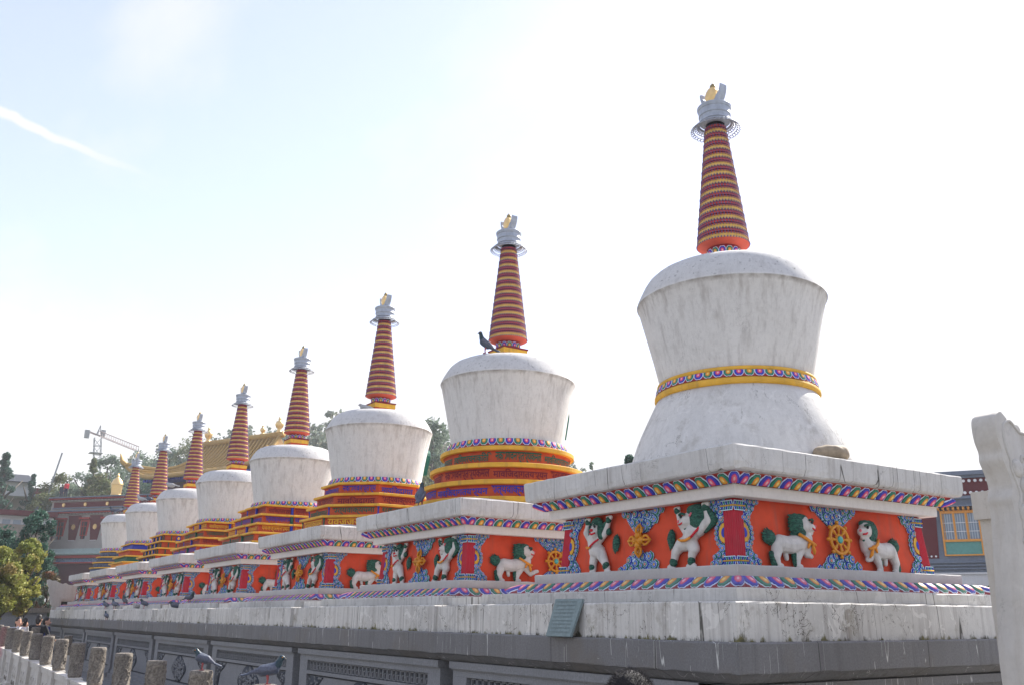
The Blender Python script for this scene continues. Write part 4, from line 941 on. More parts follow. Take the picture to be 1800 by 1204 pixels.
# ------------------------------------------------------------------ pigeons
m_pg = paint('pigeon_blue_grey', (.085, .10, .135), .2, .5, .1, 60); m_pn = paint('pigeon_dark_neck', (.03, .055, .065), .3, .35, 0, 60); m_pw = paint('pigeon_wing', (.12, .13, .17), .3, .6, .3, 70, dirt=(.02, .02, .03)); m_leg = paint('pigeon_pink_leg', (.35, .09, .09), .1, .6, 0)
m_pl = paint('pigeon_pale_grey', (.42, .42, .42), .3, .6, .4, 60, dirt=(.08, .08, .09)); m_beak = paint('pigeon_beak', (.20, .18, .17), .1, .5, 0)
def pigeon(pose, label, loc, rz, pale=False, scale=1.0, src={}):
    key = (pose, pale)
    if key not in src:
        root = empty('pigeon', (0, 0, 0), label, 'pigeon', 'pigeons perched about the stupas')
        if pose == 'up': B = (-.035,0,.105); Bf = (.02,0,.15); Nk = (.045,0,.20); H = (.058,0,.262); T0 = (-.08,0,.075); T1 = (-.17,0,.035)
        elif pose == 'level': B = (-.05,0,.11); Bf = (.04,0,.125); Nk = (.075,0,.165); H = (.098,0,.215); T0 = (-.10,0,.10); T1 = (-.21,0,.075)
        elif pose == 'back': B = (-.04,0,.11); Bf = (.03,0,.135); Nk = (.055,0,.175); H = (.075,0,.205); T0 = (-.09,0,.085); T1 = (-.18,0,.045)
        else: B = (-.05,0,.055); Bf = (.03,0,.065); Nk = (.055,0,.085); H = (.075,0,.105); T0 = (-.10,0,.055); T1 = (-.19,0,.04)
        hd = Vector(H); nk = Vector(Nk)
        caps = [(B,.050,Bf,.052,(1,.95,1)), (Bf,.047,Nk,.032), (Nk,.031,H,.022), (H,.024,(H[0]+.012,0,H[2]-.002),.020), (B,.040,T0,.026,(1,1.1,.7)), (T0,.026,T1,.030,(1,1,.28))]
        body = organic('body', caps, .0075, [m_pl if pale else m_pg, m_pl if pale else m_pn], 2, matfn=lambda c: 1 if c.x > Nk[0]-.022 and c.z > Nk[2]-.03 else 0)
        b = link('body', body, root)
        for s in (-1, 1):
            w = organic('wing', [((Bf[0]+.005,s*.044,Bf[2]+.008),.026,(B[0]-.01,s*.044,B[2]+.012),.030,(1,.45,1)), ((B[0]-.01,s*.042,B[2]+.012),.028,(T1[0]+.045,s*.014,T1[2]+.018),.010,(1,.5,1))], .0075, m_pl if pale else m_pw, 1); link('wing', w, root)
            m = MB(); m.ell((H[0]+.010, s*.0215, H[2]+.003), .0042, .003, .0042, 6, 4); m.obj('eye', m_orange, b)
            if pose != 'crouch':
                m = MB(); fx = B[0]*.3+Bf[0]*.2; m.tube([(fx, s*.018, B[2]-.03), (fx+.005, s*.02, .03), (fx, s*.02, .006)], [.012,.0055,.005], 6)
                for d in ((.035,0),(.028,.014),(.028,-.014),(-.018,0)): m.tube([(fx,s*.02,.006),(fx+d[0],s*.02+d[1],.003)], [.0045,.002], 5)
                m.obj('leg', m_leg, root)
        m = MB(); m.tube([(H[0]+.024,0,H[2]-.003), (H[0]+.036,0,H[2]-.007), (H[0]+.045,0,H[2]-.012)], [.0075,.005,.0012], 6); m.obj('beak', m_beak, root)
        src[key] = root; o = root
    else: o = dup(src[key])
    o.location = loc; o.rotation_euler = (0, 0, rz); o.scale = (scale,)*3; o['label'] = label; return o
Z = .9
pigeon('up', 'dark pigeon upright on top of the white vessel of the second stupa', (6.66, 10.80, 5.27), pi-.45, scale=1.16)
pigeon('crouch', 'pale grey pigeon crouching beside the spire base of the third stupa', (6.92, 15.52, 5.29), pi-.2, True, 1.2)
pigeon('up', 'dark pigeon seen from behind on the cap edge between second and third stupa', (5.78, 10.98, 3.0), .9, scale=1.25)
pigeon('crouch', 'pale pigeon hunched on the sixth vessel, left of its spire', (6.55, 28.75, 5.28), pi-.6, True, 1.35)
pigeon('level', 'grey pigeon with spread tail on the seventh vessel, left of its spire', (6.70, 33.5, 5.275), 2.3, True, 1.35)
pigeon('level', 'dark pigeon in front of the spire base of the seventh stupa', (6.95, 33.35, 5.285), 2.0, scale=1.3)
pigeon('level', 'dark pigeon leftmost on top of the farthest white vessel', (6.62, 37.9, 5.275), 2.6, scale=1.3)
pigeon('back', 'dark pigeon nearest the spire on top of the farthest white vessel', (6.86, 37.8, 5.285), .4, scale=1.3)
pigeon('back', 'leftmost dark pigeon of those standing on the white plinth', (5.24, 29.2, 1.72), 2.2, scale=1.10)
pigeon('level', 'second dark pigeon from the left on the white plinth, tail to the right', (5.22, 27.8, 1.72), 1.9, scale=1.19)
pigeon('up', 'bluish pigeon upright on the step above the other plinth pigeons', (5.42, 27.6, 1.825), 3.9, scale=1.06)
pigeon('crouch', 'pale brownish pigeon crouching among dark pigeons on the white plinth', (5.24, 25.1, 1.725), 3.4, True, 1.2)
pigeon('back', 'dark pigeon just right of the pale crouching one on the plinth', (5.22, 24.2, 1.72), 2.9, scale=1.06)
pigeon('level', 'pigeon on the grey coping just below the white plinth', (5.07, 27.9, 1.42), 1.8, scale=1.10)
pigeon('level', 'large grey pigeon with lowered head on the white step, far left petal band', (5.40, 20.75, 1.825), -1.2, scale=1.10)
pigeon('crouch', 'round black-looking pigeon on the plinth below the grey one', (5.24, 21.3, 1.722), 2.8, scale=1.23)

# ------------------------------------------------------------------ marble balustrade
BALX = lambda y: 2.19 + .01128*(y-6.296)
BALZ = lambda y: .0079*(y-6.296)
def build_balustrade():
    root = empty('marble_balustrade', (BALX(14), 14, 0), 'white marble balustrade with weathered carved post heads running beside the stupas', 'balustrade')
    def post_mesh():
        m = MB(); h = .092; m.rects([(h+.03,h+.03,0),(h+.03,h+.03,.10),(h,h,.13),(h,h,.66),(h+.006,h+.006,.672),(h+.006,h+.006,.688),(h-.008,h-.008,.70)]); return m.mesh('post', m_marble)
    def head_mesh():
        q = random.Random(3); m = MB(); m.lathe([(.080,.70),(.080,.712),(.089,.716),(.090,.74),(.086,.745),(.088,.93),(.089,1.10),(.092,1.105),(.092,1.132),(.086,1.148),(.070,1.152),(0,1.153)], 32)
        for k in range(6): # slanting cloud bands in relief
            a0 = 2*pi*k/6; m.tube([(.0885*cos(a0+t*1.25), .0885*sin(a0+t*1.25), .76+.33*t) for t in [i/10 for i in range(11)]], .0085, 6, 0, .006)
        for k in range(22):
            a = q.uniform(0, 2*pi); z = q.uniform(.77, 1.08); c = Vector((.088*cos(a), .088*sin(a), z)); t = Vector((-sin(a), cos(a), 0)); m.ring(c, t, (0, 0, 1), q.uniform(.014, .026), .0055, 12, 5)
        return m.mesh('post_head', m_marble_w, smooth=True, sharp=40)
    def panel_mesh():
        m = MB(); L = 1.5955-.184; y0 = .092; m.box(-.035, .035, y0, y0+L, .06, .60); m.box(-.055, .055, y0, y0+L, .600, .655); m.box(-.062, .062, y0, y0+L, .655, .69); m.box(-.06, .06, y0, y0+L, 0, .0595)
        for s in (-1, 1):
            for c in (.25, .5, .75):
                yc = y0+L*c; m.ring((s*.037, yc, .36), (0, 1, 0), (0, 0, 1), .11, .014, 20, 5); m.ell((s*.036, yc, .36), .02, .05, .07, 10, 6); m.ell((s*.036, yc-.05, .42), .018, .03, .03, 8, 5); m.ell((s*.036, yc+.05, .30), .018, .03, .03, 8, 5)
        return m.mesh('rail_panel', m_marble)
    def shell_mesh():
        m = MB(); L = 1.5955-.184
        for s in (-1, 1):
            for c in (.25, .5, .75): m.ring((s*.037, .092+L*c, .36), (0, 1, 0), (0, 0, 1), .085, .012, 18, 5); m.ell((s*.035, .092+L*c, .15), .018, .13, .05, 12, 5)
        return m.mesh('carved_motif', m_marble_w, smooth=True)
    P, H, W, S = post_mesh(), head_mesh(), panel_mesh(), shell_mesh()
    for k in range(-2, 21):
        y = 6.296 + 1.5955*k; o = link('post', P, root); o.location = (BALX(y)-root.location.x, y-14, BALZ(y)); h = link('post_head', H, o); h.rotation_euler = (0, 0, k*1.3)
        if k < 20:
            w = link('rail_panel', W, root); w.location = (BALX(y)-root.location.x, y-14, BALZ(y)); w.rotation_euler = (0, 0, -.01128); link('carved_motif', S, w)
    r2 = empty('marble_balustrade', (3.0, 24.5, 0), 'short rear stretch of pale marble railing posts behind the man in black', 'balustrade')
    for k, (x, y, dz) in enumerate(((2.95, 24.5, .14), (3.30, 24.6, -.02), (3.7, 24.7, -.05))):
        o = link('post', P, r2); o.location = (x-3.0, y-24.5, dz); link('post_head', H, o)
build_balustrade()
pigeon('back', 'blue-violet pigeon looking left on the second nearest railing post', (BALX(7.9), 7.89, 1.163), 2.75, scale=.76)
pigeon('level', 'large dark pigeon facing right on the nearest railing post', (BALX(6.3)+.02, 6.30, 1.15), -.45, scale=.80)

# ------------------------------------------------------------------ marble end screens
def build_marbles():
    # near one, carved slab cut by the right edge of the picture
    x0 = 5.95; root = empty('carved_marble_screen', (6.6, 3.2, 0), 'tall white carved marble slab with cloud-shaped top at the right edge', 'marble screen')
    off = (6.6, 3.2, 0); L = [(5.98,0),(5.98,.10),(5.90,.14),(5.80,1.20),(5.84,1.56),(5.89,1.90),(5.945,2.25),(5.93,2.35),(5.965,2.43),(5.94,2.52),(5.90,2.60),(5.905,2.66),(5.875,2.73),(5.865,2.82),(5.88,2.885),(5.92,2.915),(5.97,2.93),(6.02,2.90),(6.07,2.865),(6.12,2.862),(6.17,2.855),(6.21,2.80),(6.26,2.785),(6.33,2.81),(6.40,2.84),(6.50,2.83),(6.60,2.78),(6.72,2.77),(6.85,2.84),(7.0,2.86),(7.2,2.80),(7.4,2.84),(7.7,2.80),(7.7,0)]
    f = lambda u, d, z: (u, d, z)
    def cr(P, n=4):
        out = []
        for i in range(len(P)):
            p0, p1, p2, p3 = P[i-1] if i else P[0], P[i], P[(i+1) % len(P)], P[(i+2) % len(P)] if i+2 < len(P) else P[-1]
            for k in range(n if i < len(P)-1 else 1):
                t = k/n; out.append(tuple(.5*(2*b + (c-a)*t + (2*a-5*b+4*c-d)*t*t + (3*b-a-3*c+d)*t**3) for a, b, c, d in zip(p0, p1, p2, p3)))
        return out
    def inset(P, e):
        o = []
        for i in range(len(P)):
            a, b = P[i-1], P[(i+1) % len(P)]; dx, dz = b[0]-a[0], b[1]-a[1]; l = hypot(dx, dz) or 1; o.append((P[i][0]+dz/l*e, P[i][1]-dx/l*e))
        return o
    L = cr(L); m = MB(); m.loft([[(u, y_, z) for u, z in P_] for P_, y_ in ((inset(L, .022), 3.110), (inset(L, .006), 3.116), (L, 3.135), (L, 3.262), (inset(L, .006), 3.276), (inset(L, .02), 3.28))])
    m.obj('slab', m_marble, root, off, True, 50)
    q = random.Random(8); m = MB()
    edge = [(u+.075, z-.06) for u, z in L[20:88]]
    m.tube([(u, 3.112, z) for u, z in edge], .012, 6)
    for _ in range(26):
        c = (q.uniform(6.0, 6.6), 3.114, q.uniform(1.3, 2.66)); r = q.uniform(.05, .12); a0 = q.uniform(0, 6)
        pts = [(c[0]+r*(1-t/14)*cos(a0+t*.55), 3.112, c[2]+r*(1-t/14)*sin(a0+t*.55)) for t in range(12)]; m.tube(pts, .020, 6, 0, .010)
    for _ in range(22): m.ell((q.uniform(6.0, 6.6), 3.116, q.uniform(1.2, 2.6)), q.uniform(.04, .09), .030, q.uniform(.03, .10), 12, 6)
    m.obj('cloud_carving', m_marble_c, root, off, True)
    m = MB(); m.box(6.60, 7.1, 3.56, 3.72, 0, 2.30); m.box(6.56, 7.15, 3.54, 3.74, 2.30, 2.50); o = m.obj('marble_pier', m_marble, None, (6.7, 3.6, 0)); o.location = (6.7, 3.6, 0); tag(o, 'square-headed marble pier behind the carved slab at the right edge', 'pier')
    # far one
    root = empty('carved_marble_screen', (6.5, 40.25, 0), 'white marble frame with cloud-cut outline at the far left end of the row', 'marble screen'); off = (6.5, 40.25, 0)
    Lf = [(5.32,0),(5.34,1.42),(5.37,1.62),(5.27,1.72),(5.29,1.86),(5.20,1.95),(5.21,2.06),(5.14,2.16),(5.16,2.28),(5.08,2.42),(5.09,2.56),(5.0,2.70),(4.98,2.84),(5.06,2.87),(5.16,2.82),(5.28,2.83),(5.42,2.75),(5.56,2.70),(5.66,2.74),(5.76,2.68),(5.9,2.66),(6.02,2.72),(6.1,2.68),(6.25,2.76),(6.5,2.70),(8.0,2.70)]
    m = MB(); 
    m.prism(Lf[:1]+Lf[1:13]+[(5.06,2.87),(5.16,2.82),(5.28,2.83),(5.42,2.75),(5.56,2.70),(5.56,0)], 40.2, 40.36, f); m.prism([(5.56,2.05),(5.56,2.70)]+Lf[18:]+[(8.0,2.05)], 40.2, 40.36, f); m.box(5.5601, 8.0, 40.2, 40.36, 0, 1.55)
    m.obj('slab', m_marble, root, off)
    m = MB(); m.box(5.50, 5.58, 40.17, 40.2, 1.50, 2.22); m.box(5.5801, 8.0, 40.17, 40.2, 2.12, 2.22); m.box(5.5801, 8.0, 40.17, 40.2, 1.50, 1.58); m.obj('opening_frame', m_marble, root, off)
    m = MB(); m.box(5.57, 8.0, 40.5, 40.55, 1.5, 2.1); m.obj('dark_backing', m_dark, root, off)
build_marbles()

# ------------------------------------------------------------------ right-hand building
def RB(s, d, z, K=1.5): # s along the wall, d outwards, z height
    px, py = 25.6*K, 15.6*K; return (px + .51*K*s - .86*d, py - .86*K*s - .51*d, 1.6 + (z-1.6)*K)
def bbox(m, T, s0, s1, d0, d1, z0, z1, mi=0):
    m.add([T(s0,d0,z0),T(s1,d0,z0),T(s1,d1,z0),T(s0,d1,z0),T(s0,d0,z1),T(s1,d0,z1),T(s1,d1,z1),T(s0,d1,z1)], [(0,3,2,1),(4,5,6,7),(0,1,5,4),(1,2,6,5),(2,3,7,6),(3,0,4,7)], mi)
def trap(m, T, s0, s1, s2, s3, z0, z1, d0, d1, mi=0): # bottom s0..s1, top s2..s3
    m.add([T(s0,d0,z0),T(s1,d0,z0),T(s1,d1,z0),T(s0,d1,z0),T(s2,d0,z1),T(s3,d0,z1),T(s3,d1,z1),T(s2,d1,z1)], [(0,3,2,1),(4,5,6,7),(0,1,5,4),(1,2,6,5),(2,3,7,6),(3,0,4,7)], mi)
def dots(m, T, s0, s1, step, z, d, r=.045, n=8):
    s = s0
    while s < s1:
        c = T(s, d, z); c1 = T(s, d+.03, z); K = 1.5
        vs = [T(s+r*cos(2*pi*j/n), d, z+r*sin(2*pi*j/n)) for j in range(n)]; v2 = [T(s+r*cos(2*pi*j/n)*.8, d+.03, z+r*.8*sin(2*pi*j/n)) for j in range(n)]
        m.loft([vs, v2]); s += step
def build_right():
    root = empty('monastery_hall', RB(1, 0, 1.6-1.6/1.5), 'grey brick hall with maroon dotted frieze and orange window behind the nearest stupa', 'building'); off = tuple(root.location); T = RB
    S0, S1 = -6.5, 9
    m = MB(); m.loft([[T(S0-.15,.1,.53),T(S1,.1,.53),T(S1,-8,.53),T(S0-.15,-8,.53)], [T(S0,0,5.0),T(S1,0,5.0),T(S1,-8,5.0),T(S0,-8,5.0)]]); m.obj('wall', m_gbrick, root, off)
    m = MB(); bbox(m, T, S0, S1, -8, .04, 5.085, 5.60); m.obj('maroon_frieze', m_twig, root, off)
    m = MB(); bbox(m, T, S0-.1, S1, -8, .16, 5.0, 5.08); bbox(m, T, S0-.15, S1, -8, .28, 5.68, 5.80); bbox(m, T, S0-.1, S1, -8, .14, 5.601, 5.679); m.obj('cornice', m_gbrick, root, off)
    m = MB(); dots(m, T, S0+.1, S1, .155, 5.52, .05, .048); dots(m, T, S0+.1, S1, .155, 5.17, .05, .048); m.obj('white_dots', m_wdot, root, off)
    m = MB()
    for q in (0, 1, 2): bbox(m, T, S0-.1, S1, 0, .18, 2.98+.09*q, 3.02+.09*q)
    m.obj('ledge_courses', m_gbrick, root, off)
    for k in range(-4, 5):
        s = k*1.98; w = MB(); bbox(w, T, s-.02, s+1.03, .06, .16, 3.36, 3.40); bbox(w, T, s-.02, s+.03, .06, .16, 3.401, 4.66); bbox(w, T, s+.98, s+1.03, .06, .16, 3.401, 4.66)
        bbox(w, T, s+.031, s+.979, .06, .15, 4.58, 4.66); bbox(w, T, s+.031, s+.979, .06, .15, 3.76, 3.83)
        for c in (.335, .665): bbox(w, T, s+c-.025, s+c+.025, .06, .145, 3.83, 4.58)
        for c in (.06, .355, .695, .645): bbox(w, T, s+c, s+c+.012, .06, .14, 3.83, 4.58)
        wi = w.obj('window', m_wood, root, off)
        p = MB(); bbox(p, T, s+.03, s+.98, .0, .08, 3.83, 4.58); p.obj('pane', m_pane, wi, off)
        p = MB()
        for zz in (4.05, 4.30): bbox(p, T, s+.03, s+.98, .08, .10, zz, zz+.014)
        p.obj('glazing_bars', m_wdot, wi, off)
        p = MB(); bbox(p, T, s+.03, s+.98, .0, .10, 3.40, 3.759); p.obj('lower_board', m_tealp, wi, off)
        p = MB()
        for q in range(9): bbox(p, T, s-.08+q*.135, s-.02+q*.135, .06, .34, 4.68, 4.755)
        for q in range(9): bbox(p, T, s-.05+q*.13, s-.0+q*.13, .06, .24, 4.61+.05, 4.679)
        p.obj('rafters', m_wood, wi, off)
        p = MB(); bbox(p, T, s-.14, s+1.15, .0, .40, 4.76, 4.80); p.obj('hood', m_gbrick, wi, off)
        p = MB(); trap(p, T, s+1.16, s+1.80, s+1.10, s+1.86, 3.3, 4.62, .0, .07); p.obj('maroon_pier', m_twig, root, off)
        p = MB(); dots(p, T, s+1.24, s+1.80, .12, 3.36, .075, .03); p.obj('white_dots', m_wdot, root, off)
    m = MB(); K = 1.25; T2 = lambda s, d, z: RB(s, d, z, K)
    bbox(m, T2, -9, 9, 0, .3, -.0+.32, 2.83); bbox(m, T2, -9, 9, -.05, .36, 2.83, 2.88); o = m.obj('garden_wall', m_cream); tag(o, 'plain pale wall running in front of the grey hall at right', 'wall')
build_right()

# ------------------------------------------------------------------ trees
LEAF = {}
def leaf_m(name, c1, c2, c3=None):
    if name not in LEAF:
        t = NT(name); v = t.coords(); n = t.noise(v, .9, 4, .6); c = t.mix(t.rng(n, .35, .65), c1, c2)
        if c3: c = t.mix(t.rng(t.noise(v, 1.3, 3, .6), .52, .62), c, c3)
        g = t.n('NewGeometry'); c = t.mix(t.math('MULTIPLY', t.noise(t.coords(rand=False), 13, 2), .5), c, tuple(x*.5 for x in c1))
        t.fin(c, .6); t.b.inputs['Subsurface Weight'].default_value = 0
        tr = t.n('BsdfTranslucent'); t.L(c, tr.inputs[0]); mx = t.n('MixShader'); mx.inputs[0].default_value = .3; o = t.t.nodes['Material Output']
        t.L(t.b.outputs[0], mx.inputs[1]); t.L(tr.outputs[0], mx.inputs[2]); t.L(mx.outputs[0], o.inputs[0]); LEAF[name] = t.mat
    return LEAF[name]
m_bark = stone('bark', (.09, .075, .06), 12, 0, .4)
def crown(m, c, rx, rz, n, ls, q, clumps=26, pointy=0):
    cl = []
    for _ in range(clumps):
        a = q.uniform(0, 2*pi); t = q.uniform(-1, 1); w = sqrt(max(0, 1-t*t)) * q.uniform(.15, 1)**.7
        if pointy: w = (1-(t+1)/2)**.85 * q.uniform(.05, 1)
        cl.append((c[0]+rx*w*cos(a), c[1]+rx*w*sin(a), c[2]+rz*t, q.uniform(.16, .34)*(rx if not pointy else rx*(.35+.6*(1-(t+1)/2)))))
    for i in range(n):
        x, y, z, r = cl[q.randrange(clumps)]
        d = Vector((q.gauss(0, 1), q.gauss(0, 1), q.gauss(0, .8))); d = d.normalized() * r * q.random()**.4
        p = Vector((x, y, z)) + d; s = ls*q.uniform(.6, 1.3)
        a = Vector((q.gauss(0, 1), q.gauss(0, 1), q.gauss(0, 1))).normalized(); b = a.orthogonal().normalized()
        e = b.cross(a)*s*.55
        m.add([p - b*s*.5, p + e*.5, p + b*s*.5, p - e*.5], [(0, 1, 2, 3)])
def tree(name, label, x, y, z0, h, r, mat, ls=.14, n=5000, seed=1, pointy=0, group=None, cat='tree', clumps=30, zlow=.28):
    q = random.Random(seed); root = empty(name, (x, y, z0), label, cat, group)
    m = MB(); m.tube([(0,0,-.3), (q.uniform(-.05,.05)*r,0,h*.3), (q.uniform(-.1,.1)*r,q.uniform(-.1,.1)*r,h*.62), (q.uniform(-.1,.1)*r,0,h*.9)], [h*.030,h*.024,h*.015,h*.004], 8)
    for k in range(9):
        a = q.uniform(0, 2*pi); zz = h*q.uniform(.3, .7); m.tube([(0,0,zz), (r*.4*cos(a), r*.4*sin(a), zz+h*.08), (r*.8*cos(a), r*.8*sin(a), zz+h*.17)], [h*.012,h*.008,h*.003], 5)
    m.obj('trunk', m_bark, root, smooth=True)
    m = MB(); zc = h*(zlow+1)/2; crown(m, (0, 0, zc), r, h*(1-zlow)/2*.92, n, ls, q, clumps, pointy); m.obj('crown', mat, root)
    return root
G = dict(yg=leaf_m('yellow_green_leaves', (.24, .29, .07), (.50, .47, .11), (.50, .36, .14)), dg=leaf_m('dark_green_leaves', (.04, .11, .08), (.07, .15, .10)), gg=leaf_m('grey_green_leaves', (.15, .21, .16), (.25, .31, .21)), ol=leaf_m('olive_leaves', (.12, .16, .07), (.21, .23, .10), (.28, .24, .10)), au=leaf_m('russet_leaves', (.16, .10, .05), (.09, .11, .04), (.24, .10, .06)))
def D(az, d): return d*sin(radians(az)), d*cos(radians(az))
def build_trees():
    def at(kind, label, az, d, z0, ztop, r, mat, **k): x, y = D(az, d); tree(kind, label, x, y, z0, ztop-z0, r, mat, **k)
    at('street_tree', 'yellow-green street tree at the left edge behind the people', 4.6, 36, 0, 3.75, .82, G['yg'], ls=.10, n=15000, seed=1, clumps=95, zlow=.36)
    at('street_tree', 'taller yellow-green tree right beside the one at the left edge', 5.95, 36.5, 0, 4.15, .58, G['yg'], ls=.10, n=12000, seed=2, clumps=85, zlow=.36)
    at('street_tree', 'dark green tree behind the taller yellow-green tree', 6.15, 45, 0, 5.9, .95, G['dg'], ls=.13, n=12000, seed=3, clumps=80)
    at('street_tree', 'dark tree at the left edge behind the yellow-green crown', 4.3, 46, 0, 5.2, 1.2, G['dg'], ls=.16, n=9000, seed=4, clumps=80)
    at('shrub', 'russet shrub against the grey wall beside the marble frame', 7.15, 43, 0, 3.3, .65, G['au'], ls=.12, n=2800, seed=5, clumps=26, cat='shrub')
    at('shrub', 'green shrub left of the far marble frame', 7.35, 41.8, .4, 2.45, .55, G['gg'], ls=.11, n=2400, seed=6, clumps=22, cat='shrub')
    at('shrub', 'leafy shrub between garden wall and right-hand marble slab', 60.85, 14.2, 0, 2.2, .32, G['dg'], ls=.10, n=1500, seed=7, clumps=16, cat='shrub')
    at('juniper_tree', 'small dark juniper top rising left of the nearest bell base', 40.95, 46, 4, 9.55, .62, G['dg'], ls=.22, n=2600, seed=8, clumps=20)
    at('bare_shrub', 'thin bare tree top right of the second stupa', 38.6, 60, 6, 11.7, .5, G['gg'], ls=.2, n=260, seed=9, clumps=14)
    B = 'trees beyond the temple roof'
    for az, d, zt, r, kd, lb, pt in ((4.1, 120, 20.0, 2.6, 'dg', 'dark conifer at the left edge above the retaining wall', 1), (5.6, 125, 18.2, 2.0, 'dg', 'smaller dark conifer right of the one at the left edge', 1),
        (7.0, 125, 18.2, 2.6, 'ol', 'rounded olive tree right of the leaning pole', 0), (8.0, 132, 19.6, 2.6, 'gg', 'pale grey-green tree between olive tree and crane mast', 0), (8.55, 122, 20.3, 2.3, 'ol', 'narrow green tree at the foot of the crane', 1),
        (9.35, 128, 21.6, 2.5, 'gg', 'feathery green tree right of the crane mast', 0), (9.0, 118, 17.5, 2.3, 'ol', 'low olive tree in front of the crane foot', 0), (10.7, 140, 24.6, 3.2, 'gg', 'tall loose poplar left of the farthest spire', 0), (11.7, 135, 21.0, 3.0, 'dg', 'dark tree behind the farthest spire', 0), (12.6, 150, 27.0, 3.4, 'gg', 'grey-green tree between the two farthest spires', 0), (7.5, 118, 16.2, 2.2, 'gg', 'low grey-green tree below the rounded olive tree', 0),
        (6.2, 117, 14.8, 1.8, 'ol', 'low bushy tree at the foot of the leaning pole', 0), (14.0, 150, 29.5, 3.4, 'ol', 'olive tree right of the second farthest spire', 0)):
        at('hillside_tree', lb, az, d, 4, zt, r*1.12, G[kd], ls=.34, n=6500, seed=int(az*10), pointy=pt, group=B, clumps=80, zlow=.2)
    at('hillside_tree', 'big hazy tree between the third and second stupa vessels', 28.35, 120, 8, 27.0, 3.3, G['gg'], ls=.5, n=5000, seed=77, group=B, clumps=90)
    at('hillside_tree', 'dim tree showing between third vessel and second tiers', 27.6, 115, 8, 19.5, 3.6, G['ol'], ls=.5, n=4200, seed=78, group=B, clumps=80)
    # wooded ridge far off
    q = random.Random(21); m = MB()
    for k in range(760):
        az = q.uniform(9, 46); d = q.uniform(150, 222); x, y = D(az, d); z = hill_h(x, y); r = q.uniform(2.2, 4.2); crown(m, (x, y, z+r*.9), r, r*q.uniform(.9, 1.5), 120, 1.05, q, 9)
    o = m.obj('wooded_hillside', leaf_m('hill_leaves', (.15, .20, .16), (.22, .26, .18), (.28, .25, .17))); tag(o, 'hazy wooded ridge behind the row of stupas', kind='stuff')
build_trees()

